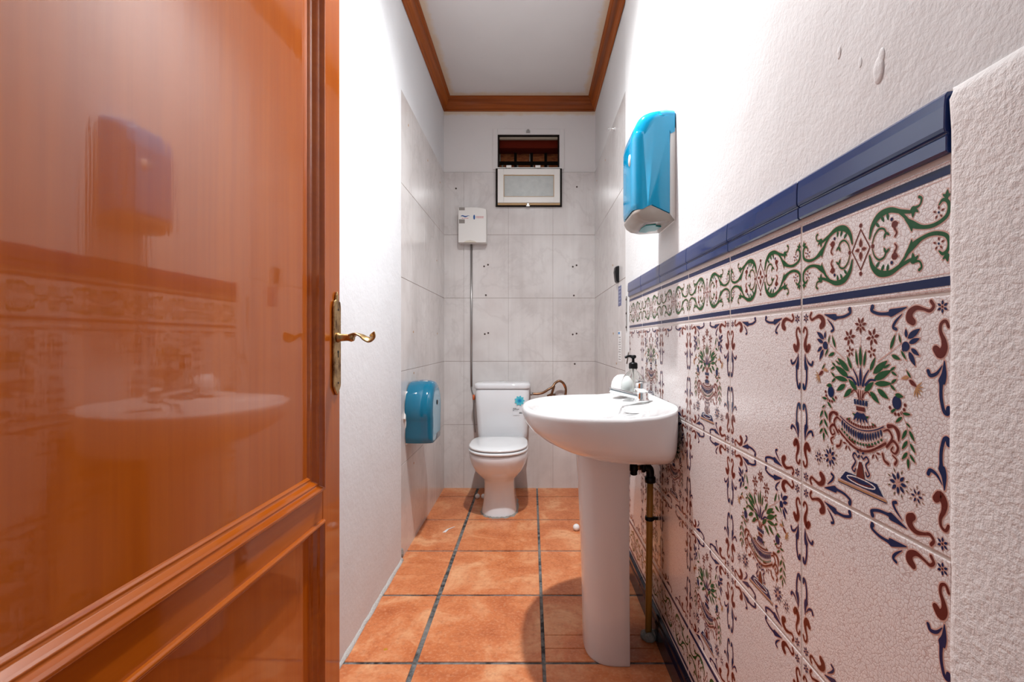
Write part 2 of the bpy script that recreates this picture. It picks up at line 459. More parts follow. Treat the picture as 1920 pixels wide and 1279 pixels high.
def corner_flourish(m):
    def d(T):
        m.flower(T((.955, .952)), .026, 6, 'b', 'r', .5, .62)
        m.stroke([T(p) for p in ((.813, .900), (.795, .915), (.800, .940), (.83, .956), (.867, .949), (.897, .940), (.915, .957), (.903, .977))], (.030, .037, .030, .020, .012, .013, .013, .014), 'r')
        m.stroke([T(p) for p in ((.982, .875), (.969, .897), (.949, .887), (.946, .858), (.960, .826), (.963, .795), (.945, .772), (.925, .790))], (.013, .012, .012, .013, .020, .030, .037, .030), 'r')
        m.stroke([T(p) for p in ((.780, .962), (.730, .951), (.69, .943), (.675, .941), (.620, .944), (.575, .960), (.579, .978))], (.004, .022, .034, .016, .014, .015, .024), 'b')
        m.stroke([T(p) for p in ((.755, .935), (.719, .905), (.705, .881), (.722, .872))], (.003, .012, .013, .014), 'b')
        m.stroke([T(p) for p in ((.964, .745), (.962, .696), (.952, .665), (.949, .652), (.949, .604), (.961, .556), (.976, .548), (.983, .566))], (.004, .022, .032, .016, .014, .015, .02, .024), 'b')
        m.stroke([T(p) for p in ((.954, .727), (.929, .696), (.900, .686), (.889, .703))], (.003, .012, .015, .016), 'b')
    mirrored(m, d, (.5, .5))
def vase_motif(m):
    C = .5; o = .012
    def R(L): return [(u-o, v) for u, v in L]
    def both(fn): mirrored(m, fn, (C, None))
    def d(T):
        t = lambda u, v: T((u-o, v))
        # flower sprays
        m.stroke([t(.626, .729), t(.715, .781), t(.765, .814)], (.006, .003), 'p', 0)
        m.flower(t(.592, .839), .042, 6, 'r', 'r', .2, .55); m.flower(t(.587, .770), .028, 5, 'r', None, .5, .6)
        for a, b, w in (((.791, .835), (.787, .873), .5), ((.797, .832), (.862, .871), .42), ((.804, .812), (.86, .832), .42), ((.815, .790), (.858, .762), .45), ((.804, .777), (.838, .718), .42), ((.776, .775), (.77, .80), .6)):
            m.leaf(t(*a), t(*b), 'b', w)
        m.dot(t(.787, .798), .021, 'b')
        for a, b, w in (((.701, .786), (.729, .850), .28), ((.708, .760), (.760, .742), .4), ((.760, .812), (.750, .850), .3), ((.762, .780), (.790, .742), .3),
                        ((.533, .700), (.547, .778), .24), ((.575, .683), (.61, .748), .32), ((.595, .672), (.684, .735), .36), ((.60, .645), (.708, .694), .33),
                        ((.605, .626), (.712, .636), .28), ((.538, .585), (.60, .634), .42), ((.622, .604), (.692, .566), .40), ((.575, .587), (.635, .540), .42),
                        ((.700, .692), (.730, .710), .4), ((.706, .688), (.740, .672), .4), ((.706, .638), (.738, .658), .4), ((.700, .630), (.732, .607), .4), ((.66, .70), (.70, .72), .3)):
            m.leaf(t(*a), t(*b), 'g', w)
        m.stroke([t(.527, .612), t(.54, .65), t(.566, .685)], (.016, .005), 'b'); m.stroke([t(.545, .615), t(.575, .640), t(.610, .642)], (.014, .008), 'b')
        # neck fan, acorn, trumpet flower, vine
        m.stroke([t(.524, .543), t(.535, .572), t(.560, .584), t(.576, .570)], (.008, .006, .006, .008), 'r')
        m.leaf(t(.704, .51), t(.735, .531), 'g', .4); m.leaf(t(.728, .590), t(.776, .586), 'g', .5)
        m.dot(t(.738, .556), .026, 'b', ry=.03)
        for a in range(7):
            q = -2.6+a*.42
            m.dot(t(.738+.046*math.cos(q), .556+.05*math.sin(q)), .007, 'r')
        m.leaf(t(.805, .672), t(.765, .662), 'o', .4); m.leaf(t(.815, .668), t(.79, .70), 'g', .3); m.leaf(t(.805, .66), t(.846, .634), 'r', .45)
        for q in range(6): m.leaf(t(.842, .632), t(.842+.04*math.cos(-1.9+q*.5), .632+.045*math.sin(-1.9+q*.5)), 'o', .2, 0)
        m.stroke([t(.765, .52), t(.790, .470), t(.803, .410), t(.801, .33)], (.003, .003), 'p', 0)
        m.leaf(t(.771, .515), t(.815, .517), 'g', .35); m.leaf(t(.768, .50), t(.730, .470), 'g', .35)
        for a, b in (((.793, .450), (.766, .405)), ((.806, .450), (.834, .408)), ((.797, .405), (.766, .363)), ((.810, .398), (.838, .362)), ((.797, .357), (.766, .320)), ((.808, .352), (.838, .322)), ((.800, .335), (.801, .288)), ((.79, .478), (.815, .462))):
            m.leaf(t(*a), t(*b), 'g', .36)
        # handles
        m.stroke([t(.690, .447), t(.720, .452), t(.745, .432), t(.749, .395)], (.02, .012, .02, .006), 'r')
        m.stroke([t(.66, .42), t(.69, .43), t(.712, .405), t(.70, .38)], (.006, .010, .010, .006), 'r')
        m.stroke([t(.680, .355), t(.715, .388), t(.745, .366), t(.730, .336), t(.706, .345), t(.716, .362)], (.012, .012, .012, .009, .007, .006), 'r')
        m.stroke([t(.655, .318), t(.665, .292), t(.688, .282)], (.010, .010, .014), 'r'); m.stroke([t(.715, .325), t(.738, .31), t(.728, .290)], (.006, .008, .012), 'r')
        m.flower(t(.606, .312), .036, 6, 'r', None, .0, .35)
        m.stroke([t(.56, .328), t(.62, .338), t(.675, .368)], (.018, .010), 'r')
        # foot curls
        m.stroke([t(.530, .262), t(.552, .279), t(.566, .262), t(.548, .240), t(.560, .218), t(.572, .200), t(.556, .188), t(.548, .204)], (.006, .008, .008, .008, .008, .008, .007, .008), 'b')
        m.leaf(t(.520, .405+.045), t(.57, .47), 'g', .35); m.leaf(t(.585, .442), t(.615, .43), 'g', .3)
        # lower flowers
        m.flower(t(.745, .214), .062, 8, 'g', None, .39, .3, .75); m.flower(t(.745, .214), .048, 8, 'b', None, 0, .55, .32); m.flower(t(.745, .214), .017, 6, 'p', None, 0, .5)
        m.flower(t(.845, .190), .042, 6, 'g', None, .5, .3, .75); m.flower(t(.845, .190), .030, 6, 'b', None, 0, .5, .3)
    both(d)
    m.flower((C, .896), .040, 7, 'r', 'r', .2, .5)
    m.leaf((C, .700), (C-.002, .798), 'g', .26); m.stroke([(C, .84), (C, .79)], (.003, .003), 'p', 0)
    m.leaf((C, .605), (C, .70), 'b', .24)
    for s in (-1, 0, 1): m.stroke([(C+s*.010, .545), (C+s*.016, .585)], (.007, .004), 'r')
    for s in (-2, -1, 0, 1, 2): m.poly([(C+s*.019-.007, .516), (C+s*.019+.007, .516), (C+s*.020+.007, .540), (C+s*.020-.007, .540)], 'b')
    m.stroke([(C-.045, .547), (C+.045, .547)], (.004, .004), 'p', 0); m.stroke([(C-.045, .51), (C+.045, .51)], (.004, .004), 'p', 0)
    m.poly([(C-.030, .488), (C+.030, .488), (C+.030, .508), (C-.030, .508)], 'r')
    for s in (-2, -1, 0, 1, 2): m.leaf((C+s*.008, .482), (C+s*.025, .428+abs(s)*.004), 'b', .36)
    for s in range(-6, 7): m.dot((C+s*.016, .414+.00055*s*s), .0068, 'r', .001)
    def arc(du, v0, q): return [(C+du*(-1+2*i/12), v0+q*(-1+2*i/12)**2) for i in range(13)]
    m.stroke(arc(.150, .398, .042), (.005,), 'b', .003, 2)
    for s in range(-8, 9):
        u = C+s*.0165; v = .388+.00058*s*s
        m.leaf((u, v), (u+s*.0006, v-.040+.0001*s*s), 'b', .40 if s else .8, .0008)
    m.stroke(arc(.148, .340, .055), (.004,), 'p', 0, 2)
    for s in range(-7, 8): m.dot((C+s*.0195, .331+.00095*s*s), .0062, 'g', .001)
    m.stroke(arc(.165, .312, .075), (.006,), 'p', 0, 2); m.stroke(arc(.10, .300, .03), (.010,), 'r', .002, 2)
    m.flower((C, .285), .030, 5, 'b', None, PI/2, .55)
    m.poly([(C-.150, .126), (C+.150, .126), (C+.108, .172), (C-.108, .172)], 'b', .8)
    m.stroke([(C+.098*math.cos(2*PI*i/20), .150+.016*math.sin(2*PI*i/20)) for i in range(21)], (.006, .006), 'w', 0, 1)
    m.poly([(C-.010, .245), (C+.010, .245), (C+.030, .168), (C-.030, .168)], 'r')
    m.stroke([(C-.07, .150), (C, .138), (C+.07, .150)], (.005, .008, .005), 'r', 0)
    
    m.stroke([(C-.165, .121), (C+.165, .121)], (.005, .005), 'p', 0); m.stroke([(C-.165, .112), (C+.165, .112)], (.007, .007), 'o', .001); m.stroke([(C-.165, .105), (C+.165, .105)], (.004, .004), 'b', 0)
def border_motif(m):
    V = .52; sft = -.02
    for v0, v1 in ((.875, .945), (.055, .125)):
        m.poly([(.004, v0), (.996, v0), (.996, v1), (.004, v1)], 'b', 1)
        for v in (v0-.022, v1+.022): m.stroke([(.004, v), (.996, v)], (.0028, .0028), 'p', 0)
    def d(T):
        t = lambda u, v: T((u, v+sft))
        m.stroke([t(.560, .60), t(.578, .701), t(.622, .775), t(.686, .790), t(.745, .748), t(.799, .715)], (.010, .022, .030, .024, .018, .014), 'g')
        for u, v, a in ((.60, .72, -.8), (.635, .765, -1.1), (.67, .775, -1.4)):
            m.leaf(t(u, v), t(u+.035*math.cos(a), v+.07*math.sin(a)), 'g', .5, 0)
        m.stroke([t(.735, .755), t(.775, .680), t(.802, .60), t(.806, .555)], (.014, .014, .018, .004), 'g')
        m.stroke([t(.775, .67), t(.81, .610), t(.861, .563), t(.917, .552), t(.968, .585), t(.985, .644), t(.978, .700), t(.957, .722), t(.940, .695)], (.012, .028, .016, .016, .016, .016, .014, .013, .006), 'g')
        m.dot(t(.815, .722), .016, 'g'); m.leaf(t(.815, .72), t(.812, .66), 'g', .6); m.leaf(t(.82, .73), t(.842, .69), 'g', .5)
        m.stroke([t(.825, .735), t(.848, .745), t(.857, .79), t(.845, .81)], (.012, .008, .009, .012), 'g')
        m.leaf(t(.972, .71), t(.978, .79), 'g', .5); m.leaf(t(.978, .73), t(.955, .765), 'g', .5); m.leaf(t(.978, .73), t(.995, .76), 'g', .4)
        m.stroke([t(.578, .545), t(.592, .61), t(.620, .655), t(.650, .645), t(.664, .605)], (.004, .007, .009, .009, .008), 'g')
        m.leaf(t(.662, .61), t(.650, .555), 'g', .5); m.leaf(t(.662, .61), t(.685, .575), 'g', .5)
        m.dot(t(.713, .655), .017, 'r', ry=.015); m.leaf(t(.713, .665), t(.713, .60), 'r', .5); m.leaf(t(.70, .66), t(.735, .66), 'r', .5)
        m.stroke([t(.715, .62), t(.725, .58), t(.715, .552)], (.008, .008, .006), 'r'); m.dot(t(.697, .705), .008, 'b')
        m.flower(t(.938, .638), .026, 5, 'r', 'b', .3, .6, .5)
    mirrored(m, d, (.5, .5))
    a, b = .062, .19
    D = [(.5, .5+b), (.5+a, .5), (.5, .5-b), (.5-a, .5), (.5, .5+b)]
    for p, q in zip(D, D[1:]): m.stroke([p, q], (.005, .005), 'r', .001)
    for s, q in (((0, 1), .10), ((0, -1), .10), ((1, 0), .038), ((-1, 0), .038)):
        m.leaf((.5+s[0]*.008, .5+s[1]*.02), (.5+s[0]*q, .5+s[1]*q), 'r', .6)
        e = b+.035 if s[1] else a+.018
        m.dot((.5+s[0]*e, .5+s[1]*e), .010, 'r', .001)
    m.dot((.5, .5), .007, 'w', 0, ry=.014)

ST = .2845
def build_motif(w, h, fns):
    m = Motif(w, h)
    for f in fns: f(m)
    return m
mv = build_motif(ST, .285, [corner_flourish, vase_motif]); mp = build_motif(ST, .285, [corner_flourish]); mb = build_motif(ST, .145, [border_motif])
def place_tile(bm, m, y_near, z0, sc_u=1, gap=.0014):
    # tile body: right edge (u = 1) is nearest the door
    w = ST*sc_u; q = .001
    y1 = y_near+w
    quadbox(bm, XR+.0, XR+.006, y_near+gap, y1-gap, z0+gap, z0+m.h-gap)
    for pts, ci, lay in m.polys:
        vs = []
        for x, y in pts:
            u = min(max(x, .003), m.w-.003); v = min(max(y, .003), m.h-.003)
            vs.append(bm.verts.new((XR-.00012-.00022*lay, y_near+(m.w-u)*sc_u, z0+v)))
        f = bm.faces.new(vs); f.material_index = ci
TM = [M['glaze'], M['t_pink'], M['t_blue'], M['t_red'], M['t_green'], M['t_brown']]
cols = [YN+ST*k for k in range(6)]
rows = [(.816, 0), (.531, 1), (.246, 0)]
bm = bmesh.new()
for k, y in enumerate(cols):
    su = 1 if k < 5 else .896
    for z, ph in rows: place_tile(bm, mv if (k+ph) % 2 == 0 else mp, y, z, su)
obj('painted_tiles', bm, TM, wr, recalc=False, bevel=.002, seg=2, angle=60)
bm = bmesh.new()
for k, y in enumerate(cols):
    su = 1 if k < 5 else .896
    place_tile(bm, mb, y, 1.1015, su); place_tile(bm, mb, y, .101, su)
obj('border_tiles', bm, TM, wr, recalc=False, bevel=.002, seg=2, angle=60)
yend = cols[5]+ST*.896
obj('dado_grout', box(XR+.0008, XR+.004, YN, yend, .0, 1.318), mat('pale_grout', (.60, .54, .50), .7), wr)
bm = bmesh.new()
for k, y in enumerate(cols):     # moulded navy capping tiles
    w = ST*(1 if k < 5 else .896)
    prof = [(XR+.004, 1.2505), (XR-.004, 1.2505), (XR-.0062, 1.253), (XR-.0062, 1.268), (XR-.0045, 1.2705), (XR-.0045, 1.2715), (XR-.0075, 1.273), (XR-.0085, 1.277), (XR-.0080, 1.300), (XR-.0068, 1.312), (XR-.004, 1.3155), (XR+.004, 1.317)]
    prism(bm, prof, 'y', y+.0012, y+w-.0012)
obj('capping_tiles', bm, M['navy'], wr, bevel=.001, seg=2, angle=50)
bm = bmesh.new()
for k, y in enumerate(cols):
    w = ST*(1 if k < 5 else .896)
    prof = [(XR+.004, .0), (XR-.013, .0), (XR-.013, .062), (XR-.010, .070), (XR-.007, .073), (XR-.010, .077), (XR-.010, .092), (XR-.003, .098), (XR+.004, .0985)]
    prism(bm, prof, 'y', y+.001, y+w-.001)
quadbox(bm, XR-.012, XR+.004, Y0, YN, 0, .09)
struct(obj('baseboard_right', bm, M['navyd'], bevel=.001), 'dark navy glazed skirting under the painted tiles', 'skirting')
# striker plate and screws on the end strip of the right plaster wall
bm = bmesh.new(); quadbox(bm, XR-.0005, XR+.003, 2.243, 2.265, 1.10, 1.26); obj('strike_plate', bm, M['steel'], wr)
for z in (1.245, 1.18, 1.115):
    bm = bmesh.new(); lathe(bm, [(.005, -.002), (.005, 0), (.003, .001)], (XR-.001, 2.254, z), 'x', 12); obj('screw', bm, M['hole'], wr)
bm = bmesh.new(); tube(bm, [(XR+.0, 2.200, 1.00), (XR-.001, 2.215, .98), (XR+.0, 2.245, .945)], .003); obj('chipped_edge', bm, M['cement'], wr, smooth=True)

# crown mouldings
CP = [(0, -.088), (.010, -.087), (.013, -.080), (.010, -.074), (.016, -.066), (.028, -.052), (.037, -.034), (.040, -.020), (.046, -.016), (.050, -.010), (.055, -.008), (.055, 0), (0, 0)]
bm = bmesh.new()
loft(bm, [[(XLF+p, YB-p, CE+z) for p, z in CP], [(XRF-p, YB-p, CE+z) for p, z in CP]])
struct(obj('trim_1', bm, M['crown_x'], bevel=.001, seg=1), 'brown wooden crown moulding along the back wall', 'moulding')
bm = bmesh.new()
loft(bm, [[(XL+p, Y0, CE+z) for p, z in CP], [(XLF+p, YB-p, CE+z) for p, z in CP]])
struct(obj('trim_2', bm, M['crown_y'], bevel=.001, seg=1), 'brown wooden crown moulding along the left wall', 'moulding')
bm = bmesh.new()
loft(bm, [[(XR-p, Y0, CE+z) for p, z in CP], [(XRF-p, YB-p, CE+z) for p, z in CP]])
struct(obj('trim_3', bm, M['crown_y'], bevel=.001, seg=1), 'brown wooden crown moulding along the right wall', 'moulding')

# ------------------------------------------------------------------ window
win = bpy.data.objects.new('window_1', None); link(win); win.location = (-.02, YB, WZ0)
struct(win, 'small vent window high on the back wall, its white sash folded down', 'window')
def wpart(name, bm, m, **k): return obj(name, bm, m, win, **k)
bm = bmesh.new()   # raised plaster surround
for a in ((WX0-.035, WX0-.003, WZ0+.005, WZ1+.04), (WX1+.003, WX1+.035, WZ0+.005, WZ1+.04), (WX0-.003, WX1+.003, WZ1+.003, WZ1+.04)):
    quadbox(bm, a[0], a[1], YB-.006, YB+.002, a[2], a[3])
wpart('plaster_surround', bm, M['wall_b'], bevel=.002)
bm = bmesh.new()   # frame lining of the opening
fy0, fy1 = YB+.0, YB+.05
quadbox(bm, WX0, WX0+.010, fy0, fy1, WZ0, WZ1); quadbox(bm, WX1-.010, WX1, fy0, fy1, WZ0, WZ1)
quadbox(bm, WX0, WX1, fy0, fy1, WZ1-.010, WZ1); quadbox(bm, WX0, WX1, fy0, fy1, WZ0, WZ0+.006)
wpart('frame', bm, M['rubber'], bevel=.001)
wpart('head_rail', box(WX0+.012, WX1-.012, YB+.01, YB+.03, WZ1-.028, WZ1-.011), mat('tarnished_rail', (.30, .25, .19), .5), bevel=.002)
wpart('lintel', box(WX0, WX1, YB+.05, YB+.16, WZ1-.075, WZ1-.001), mat('red_lintel', (.10, .010, .004), .9, spec=.1))
SX0, SX1, SZ0, SZ1 = -.252, .218, 2.005, 2.275
sash = wpart('sash', box(SX0, SX1, YB-.032, YB-.014, SZ0, SZ1), M['rubber'], bevel=.002)
bm = bmesh.new(); a0, a1, b0, b1 = SX0+.015, SX1-.014, SZ0+.022, SZ1-.008; w = .042
yq = YB-.046
for q in ((a0, a0+w, b0, b1), (a1-w, a1, b0, b1), (a0+w, a1-w, b1-w, b1), (a0+w, a1-w, b0, b0+w)):
    quadbox(bm, q[0], q[1], yq, YB-.030, q[2], q[3])
obj('sash_frame', bm, M['alu'], sash, bevel=.002)
obj('lower_lip', box(a0, a1, YB-.041, YB-.031, SZ0+.008, SZ0+.020), M['seal'], sash, bevel=.001)
bm = bmesh.new(); i0, i1, j0, j1 = a0+w, a1-w, b0+w, b1-w; e = .004
for q in ((i0, i0+e, j0, j1), (i1-e, i1, j0, j1), (i0+e, i1-e, j1-e, j1), (i0+e, i1-e, j0, j0+e)): quadbox(bm, q[0], q[1], YB-.042, YB-.031, q[2], q[3])
obj('glazing_bead', bm, M['seal'], sash)
obj('pane', box(i0+e, i1-e, YB-.037, YB-.033, j0+e, j1-e), M['pane'], sash)
bm = bmesh.new(); quadbox(bm, -.035, -.010, YB-.050, YB-.041, SZ0-.004, SZ0+.004); quadbox(bm, -.030, -.015, YB-.052, YB-.044, SZ0+.004, SZ0+.016)
obj('latch', bm, M['steel'], sash, bevel=.001)
wpart('hinge_rail', box(SX0+.003, SX1-.003, YB-.020, YB-.006, SZ1-.001, SZ1+.012), M['alu'], bevel=.001)
for x in (-.176, .029):
    wpart('hinge', box(x, x+.036, YB-.050, YB-.018, SZ1-.003, SZ1+.016), M['alu'], bevel=.002)
bm = bmesh.new(); quadbox(bm, -.036, -.008, YB-.018, YB-.005, WZ1+.010, WZ1+.024); quadbox(bm, -.030, -.014, YB-.024, YB-.010, WZ1+.018, WZ1+.030)
wpart('catch', bm, M['steel'], bevel=.001)
gy = YB+.14
for x in (-.117, .003, .108):
    wpart('grille_bar', box(x-.010, x+.010, gy, gy+.012, WZ0-.0, WZ1), M['iron'])
wpart('grille_bar', box(WX0, WX1, gy-.006, gy+.010, 2.364, 2.386), M['iron'])
adopt(win)
# brick wall seen through the opening
bm = bmesh.new(); yb = YB+.22
for r in range(9):
    z = 1.98+r*.110; off = (r % 2)*.02
    for k in range(-5, 6):
        x = -.118+off+k*.116
        quadbox(bm, x, x+.104, yb+random.uniform(0, .008), yb+.1, z, z+.084)
ob = struct(obj('wall_outside', bm, M['brick'], bevel=.004), 'rough brick wall outside the small vent window', 'wall')
obj('mortar', box(-.9, 1.0, yb+.010, yb+.1, 1.96, 2.95), M['mortar'], ob)

# ------------------------------------------------------------------ door (opened into the room, hinge side toward the viewer)
door = bpy.data.objects.new('door_1', None); link(door)
struct(door, 'glossy orange-brown varnished wooden door standing open on the left', 'door')
DW = .90; DT = .036
ang = math.atan2(.021, 1)
door.location = (-.462, 1.160, .006); door.rotation_euler = (0, 0, -ang)
# local: x = out of the leaf toward the room, y = 0 at the latch edge, -DW at the hinge edge
SW = .092; HD = 2.03
RZ0, RZ1 = .634, .747
def dpart(name, bm, m, **k): return obj(name, bm, m, door, **k)
dpart('stile', box(-DT, 0, -SW, 0, 0, HD), M['door'], bevel=.003)
dpart('stile', box(-DT, 0, -DW, -DW+SW, 0, HD), M['door'], bevel=.003)
dpart('rail', box(-DT, -.0003, -DW+SW, -SW, RZ0+.012, RZ1-.030), M['doorh'], bevel=.0015)
dpart('rail', box(-DT, -.0003, -DW+SW, -SW, HD-.11, HD), M['doorh'], bevel=.0015)
dpart('rail', box(-DT, -.0003, -DW+SW, -SW, 0, .18), M['doorh'], bevel=.0015)
PX = -.017
ya, yb_ = -DW+SW, -SW
dpart('panel', box(-.026, PX, ya, yb_, RZ1-.034, HD-.105), M['door'])
dpart('panel', box(-.026, PX, ya, yb_, .17, RZ0+.014), M['door'])
# bolection mouldings round both panels
MP = [(0, PX-.002), (0, .005), (.003, .008), (.007, .008), (.010, .004), (.013, -.002), (.015, -.0025), (.018, -.002), (.021, -.005), (.026, -.012), (.029, -.013), (.032, -.0125), (.035, -.015), (.037, PX), (.037, PX-.002)]
def frame_mould(z0, z1, mw=1.0):
    bm = bmesh.new()
    P = [(d*mw, x) for d, x in MP]
    rings = []
    for cy, cz, sy, sz in ((ya, z0, 1, 1), (yb_, z0, -1, 1), (yb_, z1, -1, -1), (ya, z1, 1, -1)):
        rings.append([(x, cy+sy*d, cz+sz*d) for d, x in P])
    rings.append(rings[0])
    loft(bm, rings, False, False)
    bmesh.ops.remove_doubles(bm, verts=bm.verts, dist=1e-6)
    return bm
dpart('moulding', frame_mould(RZ1-.034, HD-.108), M['doorh'], bevel=.0008, seg=2, angle=20)
dpart('moulding', frame_mould(.178, RZ0+.014, .8), M['doorh'], bevel=.0008, seg=2, angle=20)
# aged brass handle set
bm = bmesh.new()
pw, z0, z1 = .019, .925, 1.142; pc = -.026
pts = [(pc-pw, z0+.012), (pc-pw*.6, z0+.002), (pc, z0-.010), (pc+pw*.6, z0+.002), (pc+pw, z0+.012), (pc+pw, z1-.016), (pc+pw*.8, z1-.004), (pc+pw*.35, z1-.002), (pc+pw*.3, z1+.010), (pc, z1+.020), (pc-pw*.3, z1+.010), (pc-pw*.35, z1-.002), (pc-pw*.8, z1-.004), (pc-pw, z1-.016)]
prism(bm, pts, 'x', 0, .006)
plate = dpart('handle_plate', bm, M['brass'], bevel=.0025, seg=3)
bm = bmesh.new(); hz = 1.058
lathe(bm, [(.011, .005), (.012, .008), (.009, .012), (.008, .030), (.010, .038), (.008, .044)], (0, -.026, hz-.006), 'x', 20)
obj('lever_neck', bm, M['brass'], plate, smooth=True)
bm = bmesh.new()       # scrolled lever running back over the leaf, twisted at its end
pth = [(.040, -.026, hz-.006), (.044, -.045, hz-.004), (.048, -.070, hz+.003), (.050, -.092, hz+.000), (.052, -.112, hz-.010), (.055, -.126, hz-.004), (.056, -.131, hz+.006)]
pth = [(.034, -.022, hz-.004), (.046, -.020, hz+.002), (.058, -.018, hz-.001), (.068, -.016, hz-.008), (.078, -.014, hz-.011), (.085, -.013, hz-.004), (.082, -.012, hz+.004)]
P = cr(pth, 6); rings = []
for i, p in enumerate(P):
    q = P[min(i+1, len(P)-1)]; r0 = P[max(i-1, 0)]; t = (Vector(q)-Vector(r0)).normalized()
    tw = i/len(P)*1.2-.3; w = .014; hh = .0035
    s = Vector((0, 1, 0)); s = (s-s.dot(t)*t).normalized(); n_ = t.cross(s)
    s2 = math.cos(tw)*s+math.sin(tw)*n_; n2 = -math.sin(tw)*s+math.cos(tw)*n_
    rings.append([Vector(p)+s2*(w*math.cos(2*PI*j/14))+n2*(hh*math.sin(2*PI*j/14)) for j in range(14)])
loft(bm, rings)
obj('lever', bm, M['brass'], plate, smooth=True)
bm = bmesh.new(); lathe(bm, [(.0035, 0), (.0035, .0014)], (.0052, -.024, 1.018), 'x', 12); quadbox(bm, .0052, .0066, -.0255, -.0225, 1.005, 1.018); obj('keyhole', bm, M['void'], plate)
for z in (1.118, .945):
    bm = bmesh.new(); lathe(bm, [(.003, 0), (.003, .0012), (.001, .002)], (.0055, -.024, z), 'x', 10); obj('screw', bm, M['hole'], plate)
# ------------------------------------------------------------------ wash basin on pedestal
YC = 1.665
basin = thing('wash_basin', 'white ceramic wash basin on a pedestal against the painted tiles', 'sink', (XR-.20, YC, 0))
N = 96
def outline(th, s=1.0, sb=None, wall=True):
    # D-shaped plan: a = out from the wall, b = along the wall
    sb = s if sb is None else sb
    c, sn = math.cos(th), math.sin(th)
    a0 = .175; A = .302; B = .318
    ex = 2.25
    r = lambda x: abs(x)**(2/ex)*(1 if x >= 0 else -1)
    if c >= 0:
        a = a0+A*r(c); b = B*r(sn)
    else:
        # straight toward the wall, narrowing a little
        e2 = 7
        r2 = lambda x: abs(x)**(2/e2)*(1 if x >= 0 else -1)
        a = a0+a0*r2(c); b = r2(sn)*(B-.036*(min(1, -c*1.2))**1.5)
    return a*s, b*sb
def ring(s, z, sb=None, wall=None):
    out = []
    for i in range(N):
        a, b = outline(2*PI*i/N, s, sb)
        zz = z(a, b) if callable(z) else z
        out.append((XR-a-.0015, YC+b, zz))
    return out
def inner(k, z, mix=0):
    # bowl ellipse, centre a=.285
    out = []
    for i in range(N):
        th = 2*PI*i/N
        a = .280+.150*k*math.cos(th); b = .235*k*math.sin(th)
        oa, ob = outline(th, .955, .955)
        a = a*(1-mix)+oa*mix; b = b*(1-mix)+ob*mix
        zz = z(a, b) if callable(z) else z
        out.append((XR-a-.0015, YC+b, zz))
    return out
deck = lambda a, b: .8305+.022*max(0, 1-a/.15)**1.2
rings = [ring(.34, .664, .42), ring(.50, .668, .58), ring(.64, .682, .73), ring(.76, .702, .85), ring(.86, .727, .935), ring(.94, .757, .972), ring(.985, .785, .99), ring(1, .808, 1),
         ring(1, lambda a, b: deck(a, b)-.010, 1), ring(.992, lambda a, b: deck(a, b)-.002, .992), ring(.978, deck, .978), ring(.96, lambda a, b: deck(a, b)-.001, .96),
         inner(1.03, lambda a, b: deck(a, b)-.006, .55), inner(1.03, lambda a, b: deck(a, b)-.008), inner(.98, .815), inner(.93, .795), inner(.84, .765), inner(.70, .738), inner(.45, .718), inner(.15, .708)]
bm = bmesh.new(); loft(bm, rings)
bz = obj('bowl', bm, M['ceram'], basin, smooth=True)
bm = bmesh.new(); lathe(bm, [(.024, 0), (.024, .003), (.018, .004), (.016, .001)], (XR-.28, YC, .708), 'z', 24); obj('drain', bm, M['chrome'], basin, smooth=True)
# soap recess beside the tap
bm = bmesh.new()
rings = []
for s, dz in ((1, .0), (.97, .0012), (.88, .0012), (.80, -.0006)):
    rings.append([(XR-.115+.040*s*math.copysign(abs(math.cos(t))**.5, math.cos(t)), YC-.14+.058*s*math.copysign(abs(math.sin(t))**.5, math.sin(t)), .8295+dz) for t in [2*PI*i/40 for i in range(40)]])
loft(bm, rings, False, True); obj('soap_recess', bm, M['ceram'], basin, smooth=True)
# pedestal: U plan, open toward the wall
def ped(z, xf, xb, hw, n=26):
    pts = []
    for i in range(n+1):
        t = -PI/2+PI*i/n
        a = math.copysign(abs(math.cos(t))**.78, math.cos(t)); b = math.copysign(abs(math.sin(t))**.78, math.sin(t))
        pts.append((xb-.03-(xb-.03-xf)*max(0, a), YC+hw*b, z))
    o = [(xb, YC-hw, z)]+pts+[(xb, YC+hw, z)]
    i_ = [(xb, YC+hw-.014, z)]+[(p[0]+.014 if p[0] < xb-.04 else p[0], YC+(p[1]-YC)*.86, z) for p in pts[::-1]]+[(xb, YC-hw+.014, z)]
    return o+i_
rings = [ped(0.0, .182, .319, .120), ped(.01, .180, .319, .120), ped(.15, .177, .319, .113), ped(.35, .172, .319, .108), ped(.55, .163, .319, .108), ped(.64, .157, .319, .112), ped(.69, .153, .319, .116)]
bm = bmesh.new(); loft(bm, rings)
obj('pedestal', bm, mat('pedestal_ceramic', (.72, .70, .70), .12, coat=.2), basin, smooth=True, bevel=.002, angle=60)
# mixer tap
tap = None
bm = bmesh.new(); tx, ty, tz = XR-.068, YC-.015, .8435
lathe(bm, [(.027, 0), (.028, .004), (.024, .008), (.022, .016), (.022, .028), (.020, .031)], (tx, ty, tz), 'z', 28)
rings = []
for s in [i/10 for i in range(11)]:
    x = tx-.108*s; z = tz+.013+.026*s; w = .017-.003*s; h = .0115-.003*s
    rings.append([(x, ty+.012*s+w*math.copysign(abs(math.cos(t))**.6, math.cos(t)), z+h*math.copysign(abs(math.sin(t))**.6, math.sin(t))) for t in [2*PI*j/20 for j in range(20)]])
loft(bm, rings)
tap = obj('mixer_tap', bm, M['chrome'], smooth=True, bevel=.0012, angle=50)
tag(tap, 'chrome single-lever mixer tap standing on the wash basin', 'tap')
bm = bmesh.new()
lathe(bm, [(.018, .030), (.0235, .034), (.0245, .045), (.0245, .062), (.021, .066), (.006, .067)], (tx, ty, tz), 'z', 28)
rings = []
